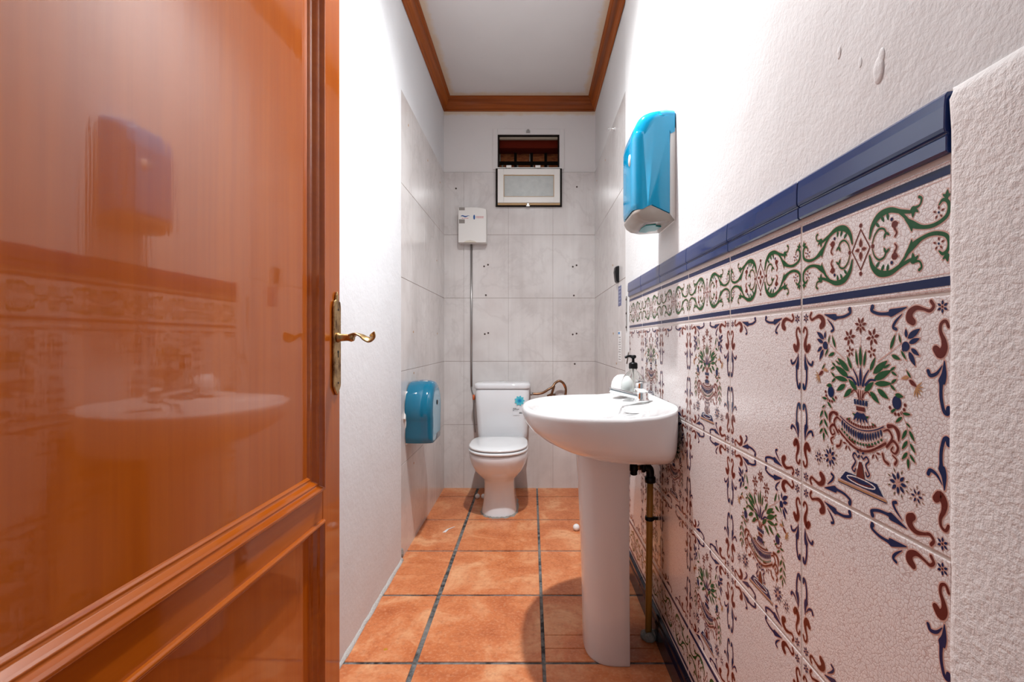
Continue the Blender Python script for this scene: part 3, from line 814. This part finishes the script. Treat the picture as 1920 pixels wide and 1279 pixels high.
for s in [i/6 for i in range(7)]:
    rings.append([(tx+.012-.030*s, ty+.012*math.cos(t)*(1-.3*s), tz+.066+.006*s+.004*math.sin(t)) for t in [2*PI*j/12 for j in range(12)]])
loft(bm, rings)
obj('tap_lever', bm, M['chrome'], tap, smooth=True, bevel=.001, angle=50)
bm = bmesh.new(); lathe(bm, [(.0085, -.010), (.0095, -.008), (.0095, .004)], (tx-.097, ty+.011, tz+.034), 'z', 18); obj('aerator', bm, M['chrome'], tap, smooth=True)
adopt(basin)
# soap bottle with pump
bx, by, bz0 = .375, YC+.10, .8445
bot = thing('soap_bottle', 'clear soap bottle with a black pump, behind the chrome tap', 'bottle', (bx, by, bz0))
prof = [(.030, 0), (.040, .003), (.044, .010), (.0455, .030), (.044, .055), (.034, .078), (.019, .092), (.013, .098), (.013, .108)]
bm = bmesh.new(); lathe(bm, prof+[(.0115, .108), (.0115, .098), (.017, .090), (.032, .076), (.042, .054), (.0435, .030), (.042, .011), (.0005, .005)], (bx, by, bz0), 'z', 36)
obj('bottle_body', bm, M['bottle'], bot, smooth=True)
bm = bmesh.new(); tube(bm, [(bx, by, bz0+.012), (bx, by, bz0+.105)], .003, smooth=False); obj('dip_tube', bm, M['plast_w'], bot, smooth=True)
bm = bmesh.new(); lathe(bm, [(.0155, .104), (.016, .106), (.016, .122), (.013, .126), (.006, .128), (.005, .130), (.005, .142)], (bx, by, bz0), 'z', 28)
obj('pump_collar', bm, M['black'], bot, smooth=True, bevel=.0008)
bm = bmesh.new(); lathe(bm, [(.007, .141), (.011, .145), (.011, .151), (.007, .154)], (bx, by, bz0), 'z', 24)
tube(bm, [(bx, by, bz0+.148), (bx-.012, by-.001, bz0+.150), (bx-.022, by-.002, bz0+.149), (bx-.030, by-.003, bz0+.144)], .0045)
obj('pump_head', bm, M['black'], bot, smooth=True)
adopt(bot)
# round white freshener beside the bottle
cx, cy = .352, YC+.190
bm = bmesh.new()
lathe(bm, [(.026, 0), (.036, .003), (.042, .018), (.043, .036), (.040, .052), (.032, .068), (.020, .078), (.004, .081)], (cx, cy, .840), 'z', 36)
fr = obj('air_freshener', bm, mat('freshener_white', (.9, .9, .9), .3), smooth=True); tag(fr, 'round white air freshener behind the soap bottle on the basin', 'air freshener')
# ------------------------------------------------------------------ supply pipe and valve behind the pedestal
pipe = thing('water_pipe', 'ochre vertical water pipe with a black valve behind the pedestal', 'pipe', (.414, 1.70, 0))
px_, py_ = .421, 1.70
bm = bmesh.new(); tube(bm, [(px_-.006, py_, .0), (px_-.003, py_, .30), (px_, py_, .552)], .0115, 18, 2); obj('riser', bm, M['pipe'], pipe, smooth=True)
bm = bmesh.new(); lathe(bm, [(.0135, -.012), (.019, -.010), (.019, .008), (.015, .012)], (px_, py_, .560), 'z', 20)
tube(bm, [(px_, py_, .562), (px_, py_, .588), (px_-.006, py_, .600), (px_-.018, py_, .602), (px_-.03, py_, .602)], .0145, 16)
lathe(bm, [(.014, 0), (.018, .002), (.018, .012), (.014, .014)], (px_-.032, py_, .602), 'x', 16)
obj('elbow', bm, M['black'], pipe, smooth=True)
bm = bmesh.new(); tube(bm, [(px_-.03, py_, .602), (px_-.055, py_, .602)], .009, 14, smooth=False); obj('nipple', bm, M['bronze'], pipe, smooth=True)
bm = bmesh.new(); sph(bm, (px_-.058, py_, .600), .016, 14, 1.3); tube(bm, [(px_-.058, py_, .58), (px_-.056, py_, .640), (px_-.054, py_, .70)], .0085, 14); lathe(bm, [(.008, .575), (.013, .578), (.013, .590), (.010, .592)], (px_-.058, py_, 0), 'z', 14)
obj('valve', bm, M['black'], pipe, smooth=True)
bm = bmesh.new(); lathe(bm, [(.0145, .415), (.0165, .417), (.0165, .427), (.0145, .429)], (px_-.002, py_, 0), 'z', 18); quadbox(bm, px_+.008, XR+.001, py_-.006, py_+.006, .417, .427)
obj('pipe_clip', bm, M['black'], pipe, bevel=.001)
bm = bmesh.new(); random.seed(11)
for i in range(9):
    a = i*2.4; sph(bm, (px_-.005+.016*math.cos(a), py_-.004+.016*math.sin(a), .006+.003*(i % 3)), random.uniform(.012, .018), 8, .9)
obj('cement_collar', bm, M['cement'], pipe, smooth=True)
adopt(pipe)
bm = bmesh.new(); sph(bm, (0, 0, 0), .022, 12, .6); bmesh.ops.scale(bm, vec=(.5, 1, 1.2), verts=bm.verts); bmesh.ops.translate(bm, vec=(XR-.006, 2.16, .055), verts=bm.verts)
lump = obj('putty_lump', bm, M['putty'], wr, smooth=True)

# ------------------------------------------------------------------ toilet
TX = -.197
toilet = thing('toilet', 'white ceramic close-coupled toilet with its lid down', 'toilet', (TX, 3.05, 0))
def egg(z, hw, yf, yb, ex=2.3, n=56, cx=TX, yc=.62):
    cy = yf+(yb-yf)*(1-yc) if False else yf+min(hw*1.15, (yb-yf)*.55)
    out = []
    for i in range(n):
        t = 2*PI*i/n; c, s = math.cos(t), math.sin(t)
        e = ex if s < 0 else 3.6
        x = hw*math.copysign(abs(c)**(2/e), c)
        y = (cy-yf if s < 0 else yb-cy)*math.copysign(abs(s)**(2/e), s)
        out.append((cx+x, cy+y, z))
    return out
bm = bmesh.new()
loft(bm, [egg(.0, .108, 2.845, 3.33), egg(.010, .107, 2.848, 3.33), egg(.06, .098, 2.862, 3.33), egg(.13, .091, 2.872, 3.33), egg(.19, .091, 2.868, 3.34), egg(.215, .097, 2.848, 3.35), egg(.245, .122, 2.805, 3.36),
          egg(.28, .147, 2.762, 3.37), egg(.32, .165, 2.728, 3.38), egg(.355, .174, 2.710, 3.39), egg(.385, .177, 2.704, 3.395), egg(.392, .175, 2.707, 3.395), egg(.394, .165, 2.72, 3.385)])
obj('bowl', bm, M['ceram2'], toilet, smooth=True)
def slab(name, z0, z1, hw, yf, yb, m, ex=2.25):
    bm = bmesh.new(); h = z1-z0
    loft(bm, [egg(z0, hw-.006, yf+.006, yb-.006, ex), egg(z0+h*.15, hw-.001, yf+.001, yb-.001, ex), egg(z0+h*.5, hw, yf, yb, ex), egg(z1-h*.2, hw-.001, yf+.001, yb, ex), egg(z1, hw-.007, yf+.007, yb-.006, ex), egg(z1+.003, hw*.5, yf+hw*.5, yb-hw*.4, ex)])
    return obj(name, bm, m, toilet, smooth=True)
slab('seat', .3985, .4145, .178, 2.694, 3.10, M['plast_seat'])
lid = slab('lid', .4200, .4330, .176, 2.698, 3.13, M['plast_seat'])
for s in (-1, 1):
    bm = bmesh.new(); lathe(bm, [(.010, -.02), (.012, -.018), (.012, .018), (.010, .020)], (TX+s*.075, 3.135, .417), 'x', 16); obj('hinge', bm, M['plast_seat'], lid, smooth=True)
def rrect(z, hw, y0, y1, rr=.035, cx=TX+.003, n=8, bow=0):
    pts = []
    for (sx, sy, a0) in ((1, 1, 0), (-1, 1, PI/2), (-1, -1, PI), (1, -1, 1.5*PI)):
        ccx = cx+sx*(hw-rr); ccy = (y1-rr) if sy > 0 else (y0+rr)
        for j in range(n+1):
            a = a0+PI/2*j/n; x = ccx+rr*math.cos(a); y = ccy+rr*math.sin(a)
            pts.append((x, y-(bow*(1-((x-cx)/hw)**2) if sy < 0 else 0), z))
    return pts
bm = bmesh.new()
yb1 = YB-T-.006
loft(bm, [rrect(.396, .158, 3.225, yb1), rrect(.402, .164, 3.218, yb1), rrect(.44, .167, 3.214, yb1, bow=.008), rrect(.60, .176, 3.208, yb1, bow=.012), rrect(.722, .182, 3.204, yb1, bow=.014), rrect(.726, .180, 3.206, yb1, bow=.014)])
cis = obj('cistern', bm, M['ceram2'], toilet, smooth=True)
bm = bmesh.new()
loft(bm, [rrect(.728, .180, 3.206, yb1, bow=.014), rrect(.731, .187, 3.198, yb1+.004, bow=.015), rrect(.738, .189, 3.196, yb1+.004, bow=.015), rrect(.754, .189, 3.196, yb1+.004, bow=.015), rrect(.763, .186, 3.200, yb1+.002, bow=.015), rrect(.768, .176, 3.212, yb1-.01, bow=.014), rrect(.770, .12, 3.26, yb1-.06)])
obj('cistern_lid', bm, M['ceram2'], toilet, smooth=True)
bm = bmesh.new(); lathe(bm, [(.022, .769), (.023, .773), (.020, .776), (.003, .7765)], (TX, 3.31, 0), 'z', 24); obj('flush_button', bm, M['chrome'], toilet, smooth=True)
# outlet behind the foot
bm = bmesh.new(); tube(bm, [(TX-.085, 3.30, 0), (TX-.085, 3.30, .10), (TX-.065, 3.28, .15), (TX-.03, 3.27, .16)], .03, 18); obj('waste_pipe', bm, M['black'], toilet, smooth=True)
# cement bead at the foot
bm = bmesh.new(); random.seed(5); ringp = egg(0, .112, 2.838, 3.30, 2.3, 70); rings = []
base = egg(0, .108, 2.845, 3.33, 2.3, 70)
r0 = [(p[0], p[1], .0) for p in egg(0, .100, 2.86, 3.30, 2.3, 70)]; r1 = []; r2 = []
for p in ringp:
    k = random.uniform(-.004, .010); v = Vector((p[0]-TX, p[1]-3.05, 0)).normalized()
    r1.append((p[0]+v.x*k, p[1]+v.y*k, 0)); r2.append((p[0]-v.x*.002, p[1]-v.y*.002, random.uniform(.004, .010)))
loft(bm, [r1, r2, [(p[0], p[1], .004) for p in r0]], False, False)
obj('cement_bead', bm, M['cement'], toilet, smooth=True)
adopt(toilet)
# stickers on the cistern front
def cis_y(x): return 3.205-.0135*(1-((x-TX-.003)/.18)**2)
st = thing('flower_sticker', 'turquoise flower sticker on the front of the cistern', 'sticker', (-.076, cis_y(-.076)-.001, .653))
bm = bmesh.new(); n = 60; fx, fz = -.0775, .652
def disc(c, rfn, y, n=60):
    bm = bmesh.new(); a = [(c[0]+rfn(2*PI*i/n)*math.cos(2*PI*i/n), y, c[1]+rfn(2*PI*i/n)*math.sin(2*PI*i/n)) for i in range(n)]
    b = [(p[0], y+.0008, p[2]) for p in a]; loft(bm, [a, b]); return bm
yc_ = 3.1975
obj('petals', disc((fx, fz), lambda t: .0300+.0045*math.cos(9*t), yc_+.0008), M['cyan'], st)
obj('inner_petals', disc((fx, fz), lambda t: .0155+.0028*math.cos(9*t+1), yc_-.0000), mat('flower_mid', (.03, .38, .62), .4), st)
obj('centre', disc((fx, fz), lambda t: .0075, yc_-.0008), M['cyan2'], st)
adopt(st); st.rotation_euler.z = .085
lb = obj('product_label', box(-.121, -.040, yc_+.0010, yc_+.0016, .555, .605), M['ceram2'])
tag(lb, 'small white product label with black print and barcode on the cistern', 'label')
bm = bmesh.new()
y0_, y1_ = yc_+.0003, yc_+.0011
quadbox(bm, -.120, -.117, y0_, y1_, .582, .603)
for k, x in enumerate((-.1155, -.111, -.107, -.103)): quadbox(bm, x, x+.003, y0_, y1_, .5995, .603)
for k in range(9):
    x = -.113+k*.0037; quadbox(bm, x, x+.0026-.0006*(k % 2), y0_, y1_, .590+.001*(k % 3), .597)
for k in range(5): quadbox(bm, -.115+k*.006, -.112+k*.006, y0_, y1_, .5825, .5845)
obj('print', bm, M['ink'], lb); bm = bmesh.new()
for k in range(11): quadbox(bm, -.080+k*.0022, -.080+k*.0022+(.0014 if k % 3 else .0009), y0_, y1_, .564, .576)
obj('barcode', bm, M['ink'], lb)
pv = Vector((-.10, yc_+.001, .58)); lb.matrix_world = Matrix.Translation(pv+Vector((0, .0035, 0))) @ Matrix.Rotation(.095, 4, 'Z') @ Matrix.Translation(-pv)

# flexible supply hose of the cistern
hose = thing('supply_hose', 'bronze flexible water hose looping from the cistern to the wall', 'hose', (.16, YB, .70))
def bp(x, y, d=3.35): return ((x-996)/900*d, d, 1.05-(y-640)/900*d)
bm = bmesh.new(); tube(bm, [bp(998, 739, 3.33), bp(1008, 739, 3.33), bp(1018, 737, 3.33), bp(1028, 731, 3.33), bp(1036, 726, 3.34), bp(1041, 719, 3.35), bp(1049, 715, 3.35), bp(1057, 720, 3.36), bp(1061, 731, 3.37), bp(1059, 745, 3.38), bp(1052, 752, 3.39)], .0085, 12)
hb = obj('hose', bm, M['bronze'], hose, smooth=True)
bm = bmesh.new(); lathe(bm, [(.010, 0), (.013, .002), (.013, .012), (.010, .014), (.010, .022)], (-.008, 3.33, bp(0, 739, 3.33)[2]), 'x', 14); obj('hose_nut', bm, M['steel'], hose, smooth=True)
bm = bmesh.new(); tube(bm, [bp(1039, 724, 3.36), bp(1036, 734, 3.38), bp(1033, 744, 3.40)], .009, 10); tube(bm, [bp(1026, 743, 3.39), bp(1034, 740, 3.39), bp(1040, 741, 3.43)], .008, 10)
obj('stop_valve', bm, M['bronze'], hose, smooth=True)
bm = bmesh.new(); tube(bm, [bp(1056, 719, 3.36), bp(1059, 724, 3.365), bp(1060.5, 728, 3.37)], .0095, 10); obj('copper_band', bm, M['copper'], hose, smooth=True)
adopt(hose)

# ------------------------------------------------------------------ control box and conduit on the back wall
yw = YB-T
cb = thing('dosing_box', 'white wall box with small logos below left of the window', 'wall box', (-.412, yw, 1.72))
bm = bmesh.new()
X0, X1, Z0, Z1 = -.510, -.314, 1.738, 1.985
pts = [(X0, Z0), (X1, Z0), (X1, Z1-.012), (X1-.03, Z1-.004), (X1-.07, Z1), (X1-.11, Z1+.001), (X0+.05, Z1-.001), (X0, Z1-.008)]
prism(bm, pts, 'y', yw-.075, yw)
obj('casing', bm, M['plast_w'], cb, bevel=.004, seg=3)
pts = [(X0+.035, Z0+.001), (X0+.055, Z0+.012), (X0+.085, Z0+.017), (X0+.115, Z0+.010), (X0+.13, Z0+.001)]
bm = bmesh.new(); prism(bm, pts, 'y', yw-.078, yw-.070); obj('lower_tab', bm, mat('box_cream', (.66, .60, .50), .4), cb, bevel=.002)
fy = yw-.0756
bm = bmesh.new()
bm.free()
for zc, hh in ((1.963, .020), (1.872, .028)):
    bm = bmesh.new()
    for k in range(5): quadbox(bm, X0+.006+k*.008, X0+.0135+k*.008, fy, fy+.002, zc, zc+hh)
    obj('vent_grid', bm, M['ink_g'], cb)
bm = bmesh.new()   # blue brush-stroke logo
rings = []
for i in range(13):
    t = i/12; x = X0+.018+.062*t; zc = 1.922+.003*math.sin(t*9); h = .0035*math.sin(PI*min(1, t+.08))+.001
    rings.append([(x, fy, zc-h), (x, fy+.002, zc-h), (x, fy+.002, zc+h), (x, fy, zc+h)])
loft(bm, rings); obj('logo', bm, M['ink_b'], cb)
bm = bmesh.new(); lathe(bm, [(.0001, 0), (.0065, .0002), (.0065, .003)], (0, 0, 0), 'y', 20); bmesh.ops.scale(bm, vec=(1, 1, 2.6), verts=bm.verts); bmesh.ops.translate(bm, vec=(X0+.112, fy-.001, 1.915), verts=bm.verts)
obj('key_slot', bm, M['ink_b'], cb)
bm = bmesh.new()
for k in range(10): quadbox(bm, X0+.126+k*.0052, X0+.130+k*.0052, fy, fy+.002, 1.9165, 1.9215)
for k in range(10): quadbox(bm, X0+.126+k*.0052, X0+.1295+k*.0052, fy, fy+.002, 1.908, 1.913)
obj('print', bm, M['ink_r'], cb); bm = bmesh.new()
for k in range(4): quadbox(bm, X0+.026+k*.012, X0+.034+k*.012, fy, fy+.002, 1.905, 1.9095)
obj('print', bm, M['ink_r'], cb)
adopt(cb)
cd = thing('wall_conduit', 'thin grey vertical conduit from the white box down behind the toilet', 'conduit', (-.426, yw, .72))
bm = bmesh.new(); tube(bm, [(-.426, yw-.008, .725), (-.426, yw-.008, 1.742)], .0078, 12, smooth=False); obj('tube', bm, M['steel'], cd, smooth=True)
bm = bmesh.new(); tube(bm, [(-.426, yw-.008, .74), (-.424, yw-.010, .70), (-.412, yw-.012, .665), (-.409, yw-.012, .63), (-.410, yw-.012, .54), (-.405, yw-.012, .46), (-.400, yw-.012, .40)], .004, 8); obj('cable', bm, M['steel'], cd, smooth=True)
bm = bmesh.new(); tube(bm, [(-.409, yw-.013, .668), (-.408, yw-.013, .632)], .0085, 10, smooth=False); obj('connector', bm, M['orange'], cd, smooth=True)
adopt(cd)

# ------------------------------------------------------------------ blue paper towel dispenser on the right wall
yA, yB2 = 1.485, 1.665; xw = XR+.002
td = thing('towel_dispenser', 'blue paper towel dispenser on the right wall above the basin', 'dispenser', (xw, 1.59, 1.40))
# profile p (out from wall), z
zt, zb = 1.775, 1.37
cover = [(.004, zt), (.030, zt+.002), (.075, zt-.006), (.105, zt-.022), (.122, zt-.050), (.133, zt-.085), (.135, zt-.12), (.135, 1.475), (.133, 1.458), (.118, 1.467), (.10, 1.474), (.02, 1.447), (.02, 1.70), (.018, 1.715), (.004, 1.722)]
cover = cover[:1]+cr(cover[1:8], 4)+cover[8:]
def cap(prof, y0, y1, r=.018, k=5):
    # extruded along y with rounded ends
    cxp = .03; czp = 1.60; rings = []
    for i in range(k+1):
        a = PI/2*i/k; d = r*(1-math.sin(a)); yy = y0+r*(1-math.cos(a))
        rings.append((d, y0+r*(1-math.sin(a)) if False else y0+r-r*math.cos(PI/2-a) if False else y0+d*0+ (r - r*math.cos(PI/2*(1-i/k)) if False else r*(1-math.cos(a)) if False else 0), a))
    return rings
def rounded_extrude(poly_fn, y0, y1, r, k=6):
    rings = []
    for i in range(k+1):
        a = PI/2*i/k; rings.append((y0+r*(1-math.sin(a)), r*(1-math.cos(PI/2-(PI/2-a))) if False else r*(1-math.cos(PI/2-a)) if False else 0, a))
    out = []
    for i in range(k+1):
        a = PI/2*i/k            # a=0 at the flat end, PI/2 on the side
        y = y0+r*(1-math.sin(PI/2-(PI/2-a))) if False else y0+r*(1-math.cos(PI/2-a)) if False else y0+r*(1-math.cos(a))
        inset = r*(1-math.sin(a))
        out.append((y, inset))
    seq = out+[(y0+y1-y, ins) for y, ins in reversed(out)]
    return [[(x, y, z) for x, z in poly_fn(ins)] for y, ins in seq]
def shrink(poly, d, cx, cz):
    # pull an outline toward its centre by about d, keeping the wall side (p small)
    res = []
    for p, z in poly:
        q = p-d if p > .06 else p
        zz = z-d*.8 if z > cz+.1 and p > .001 else z
        res.append((max(q, .002), zz))
    return res
bm = bmesh.new()
loft(bm, rounded_extrude(lambda d: [(xw-p, z) for p, z in shrink(cover, d, .06, 1.6)], yA, yB2, .030))
obj('cover', bm, M['blue'], td, smooth=True, bevel=.002, angle=60)
back = [(.0, 1.423), (.0, 1.712), (.012, 1.712), (.018, 1.70), (.0195, 1.66), (.0195, 1.445), (.012, 1.425)]
bm = bmesh.new(); prism(bm, [(xw-p, z) for p, z in back], 'y', yA+.003, yB2-.003); obj('back_plate', bm, M['plast_w'], td, bevel=.002)
low = [(.004, 1.424), (.0195, 1.444), (.10, 1.472), (.118, 1.465), (.131, 1.456), (.132, 1.446), (.125, 1.432), (.112, 1.423), (.090, 1.419), (.055, 1.420)]
bm = bmesh.new(); loft(bm, rounded_extrude(lambda d: [(xw-p, z) for p, z in shrink(low, d*.7, .06, 1.9)], yA+.001, yB2-.001, .030)); obj('lower_tray', bm, M['smoke'], td, smooth=True, bevel=.002, angle=60)
bm = bmesh.new(); prism(bm, [(xw-.085, 1.525), (xw-.055, 1.515), (xw-.050, 1.535), (xw-.030, 1.545), (xw-.035, 1.60), (xw-.055, 1.605), (xw-.060, 1.63), (xw-.085, 1.62), (xw-.090, 1.57)], 'z', 1.4165, 1.4215); obj('tray_slot', bm, M['teal'], td, bevel=.001)
bm = bmesh.new(); lathe(bm, [(.0001, -.003), (.013, -.003), (.015, 0), (.015, .002)], (0, 0, 0), 'x', 20); bmesh.ops.scale(bm, vec=(1, 1, 1.3), verts=bm.verts); bmesh.ops.translate(bm, vec=(xw-.1345, yA+.045, 1.625), verts=bm.verts)
obj('lock_badge', bm, M['plast_w'], td, smooth=True)
adopt(td)

# ------------------------------------------------------------------ teal toilet roll dispenser on the left wall
xw2 = XLF+.004
rd = thing('toilet_roll_dispenser', 'round teal toilet roll dispenser on the left wall', 'dispenser', (xw2, 2.48, .54))
yc2, zc2 = 2.475, .705
def drum(r, flat=.54):
    pts = []
    n = 44
    pts.append((yc2+r*.80, .545)); pts.append((yc2+r*.87, .58))
    for i in range(n+1):
        t = math.radians(-22)+math.radians(224)*i/n
        pts.append((yc2+r*math.cos(t)*.96, zc2+r*math.sin(t)))
    pts.append((yc2-r*.87, .58)); pts.append((yc2-r*.80, .545))
    return pts
rings = []
for x, r in ((0.003, .130), (.012, .134), (.060, .139), (.105, .136), (.123, .130), (.132, .120), (.136, .108)):
    rings.append([(xw2+x, y, z) for y, z in drum(r+.006)])
bm = bmesh.new(); loft(bm, rings); obj('cover', bm, M['blue2'], rd, smooth=True, bevel=.002, angle=60)
bm = bmesh.new(); loft(bm, [[(xw2+.1365, yc2+(y-yc2)*.80, zc2+(z-zc2)*.80) for y, z in drum(.128)], [(xw2+.134, yc2+(y-yc2)*.86, zc2+(z-zc2)*.86) for y, z in drum(.128)]]); obj('front_disc', bm, M['blue3'], rd, smooth=False)
bm = bmesh.new(); prism(bm, [(yc2-.139, .67), (yc2-.128, .66), (yc2-.105, .538), (yc2+.10, .538), (yc2+.12, .66), (yc2+.10, .80), (yc2-.10, .80)], 'x', xw2, xw2+.010)
obj('back_plate', bm, M['plast_w'], rd, bevel=.002)
bm = bmesh.new(); lathe(bm, [(.012, 0), (.012, .003), (.008, .004)], (xw2+.1362, yc2, .735), 'x', 18); obj('lock', bm, M['black'], rd, smooth=True)
bm = bmesh.new(); quadbox(bm, xw2+.045, xw2+.095, yc2-.03, yc2+.03, .838, .8465); obj('top_catch', bm, mat('catch_grey', (.55, .48, .44), .3), rd, bevel=.003)
adopt(rd)

# ------------------------------------------------------------------ small things on the far right wall
hk = bmesh.new(); xf = XRF-.004
prism(hk, [(xf, 1.44), (xf-.018, 1.435), (xf-.022, 1.41), (xf-.016, 1.36), (xf-.010, 1.355), (xf, 1.352)], 'y', 2.475, 2.525)
o = obj('wall_clip', hk, M['black'], bevel=.004); tag(o, 'small black plastic clip on the right marble wall near the plaster edge', 'clip')
o = obj('notice_sticker', box(xf-.0009, xf-.0001, 2.42, 2.50, 1.230, 1.332), mat('sticker_navy', (.07, .09, .24), .3)); tag(o, 'dark blue sticker on the marble wall under the black clip', 'sticker')
mpp = mat('print_pale', (.45, .5, .65), .5)
for k in range(5): obj('print_line', box(xf-.0014, xf-.0006, 2.435, 2.485-.006*(k % 2), 1.245+k*.018, 1.249+k*.018), mpp, o)
o = obj('instruction_label', box(xf-.0009, xf-.0001, 2.42, 2.50, .945, 1.10), M['paper']); tag(o, 'tall pale instruction label on the marble wall above the basin', 'label')
for k in range(10): obj('print_line', box(xf-.0014, xf-.0006, 2.43, 2.488-.01*(k % 3), .955+k*.0125, .9585+k*.0125), M['ink_g'], o)
bm = bmesh.new(); quadbox(bm, xf-.0014, xf-.0006, 2.455, 2.495, 1.085, 1.096); obj('logo', bm, mat('logo_blue', (.02, .25, .6), .4), o)
bm = bmesh.new(); lathe(bm, [(.012, 0), (.012, -.003), (.005, -.004), (.004, -.030), (.008, -.034), (.008, -.037)], (xf, 2.60, 2.20), 'x', 16)
o = obj('wall_hook', bm, M['chrome'], smooth=True); tag(o, 'tiny metal hook high on the right marble wall', 'hook')

# drilled and plugged holes in the marble
def hole(parent, axis, c, m, r=.0068):
    bm = bmesh.new(); lathe(bm, [(r, -.001), (r, .0006), (r*.6, .0012)] if axis != 'x-' else [(r, .001), (r, -.0006), (r*.6, -.0012)], c, 'y' if axis == 'y' else 'x', 12)
    obj('plugged_hole', bm, m, parent, smooth=False)
kx = 3.428/900
for i, (x, y) in enumerate(((855, 354), (1081.6, 351), (907.7, 500), (915, 497), (1074, 500.7), (1081, 498), (911, 554), (1076, 554.7), (909, 627), (915.5, 625), (1073.8, 627.7), (1081, 626), (1077.6, 683))):
    c = ((x-996)*kx, YB-T-.0006, 1.05-(y-640)*kx)
    bm = bmesh.new(); lathe(bm, [(.0065, .001), (.0065, -.0006), (.004, -.0012)], c, 'y', 12); obj('plugged_hole', bm, M['hole'], wb)
for x, y in ((765.7, 235.6), (802, 301.5), (825, 342.6), (819, 489), (775, 623), (820, 626), (776, 700), (776, 869)):
    d = (XLF+.004)*900/(x-996); c = (XLF+.004, d, 1.05-(y-640)/900*d)
    bm = bmesh.new(); lathe(bm, [(.0065, -.001), (.0065, .0006), (.004, .0012)], c, 'x', 12); obj('plugged_hole', bm, M['hole2'], wl)
for x, y in ((1135, 300.7), (1119, 339), (1149, 498), (1150, 626), (1156, 682)):
    d = (XRF-.004)*900/(x-996); c = (XRF-.004, d, 1.05-(y-640)/900*d)
    bm = bmesh.new(); lathe(bm, [(.0065, .001), (.0065, -.0006), (.004, -.0012)], c, 'x', 12); obj('plugged_hole', bm, M['hole2'], wr)

# things on the floor
for (x, y, lab) in ((-.358, 3.20, 'white ball on the floor left of the toilet foot, nearer the left wall'), (-.318, 3.20, 'white ball on the floor tucked against the toilet foot'), (.250, 2.66, 'white ball on the floor just left of the basin pedestal, alone')):
    r = .016 if y > 3 else .0185
    bm = bmesh.new(); sph(bm, (x, y, r-.001), r, 16)
    o = obj('scent_ball', bm, M['paper'], smooth=True); tag(o, lab, 'ball')
bm = bmesh.new()
loft(bm, [[(-.486, 2.63, .001), (-.468, 2.63, .001), (-.468, 2.63, .0022), (-.486, 2.63, .0022)], [(-.468, 2.665, .004), (-.458, 2.665, .004), (-.458, 2.665, .005), (-.468, 2.665, .005)], [(-.434, 2.71, .001), (-.430, 2.71, .001), (-.430, 2.71, .002), (-.434, 2.71, .002)]])
o = obj('paper_scrap', bm, M['paper']); tag(o, 'small white paper scrap on the left floor tiles', 'paper scrap')
bm = bmesh.new(); lathe(bm, [(.007, 0), (.006, .0007), (.001, .001)], (-.496, 1.635, -.0005), 'z', 16); o = obj('yellow_drip', bm, mat('ochre_drip', (.55, .26, .02), .4), floor)

# ------------------------------------------------------------------ ceiling lamp (just above the picture)
LX, LY, LZ = -.02, 1.57, 2.68
lamp = thing('ceiling_spotlight', 'small round white ceiling spotlight with a glowing lens', 'lamp', (LX, LY, CE))
bm = bmesh.new(); lathe(bm, [(.060, 0), (.060, -.008), (.050, -.014), (.046, -.080), (.042, -.090), (.036, -.090), (.034, -.080)], (LX, LY, CE), 'z', 28); obj('holder', bm, M['plast_w'], lamp, smooth=True)
em = bpy.data.materials.new('bulb_glow'); em.use_nodes = True
b = em.node_tree.nodes['Principled BSDF']; b.inputs['Emission Color'].default_value = (.97, .985, 1, 1); b.inputs['Emission Strength'].default_value = 550
bm = bmesh.new(); lathe(bm, [(.033, .006), (.034, 0), (.031, -.0025), (.022, -.0045), (.010, -.0058), (.001, -.006)], (LX, LY, LZ+.010), 'z', 28); obj('lens', bm, em, lamp, smooth=True)
adopt(lamp)
sl = bpy.data.lights.new('spotlight_beam', 'SPOT'); sl.energy = 125; sl.spot_size = math.radians(158); sl.spot_blend = 1; sl.shadow_soft_size = .028; sl.color = (.97, .985, 1)
so = bpy.data.objects.new('spotlight_beam', sl); link(so); so.location = (LX, LY, LZ-.004)

# daylight-toned surroundings outside the open doorway
w = bpy.data.worlds.new('World'); sc.world = w; w.use_nodes = True
w.node_tree.nodes['Background'].inputs[0].default_value = (.86, .93, 1, 1); w.node_tree.nodes['Background'].inputs[1].default_value = .24

# ------------------------------------------------------------------ camera
cam = bpy.data.cameras.new('camera'); co = bpy.data.objects.new('camera', cam); link(co)
co.location = (0, 0, H); co.rotation_euler = (PI/2, 0, 0)
cam.sensor_width = 36; cam.lens = 900/1920*36; cam.shift_x = -36/1920; cam.shift_y = 0; cam.clip_start = .02
sc.camera = co
sc.view_settings.view_transform = 'Standard'; sc.view_settings.look = 'None'; sc.view_settings.gamma = 1
sc.view_settings.exposure = .42; sc.view_settings.use_curve_mapping = False
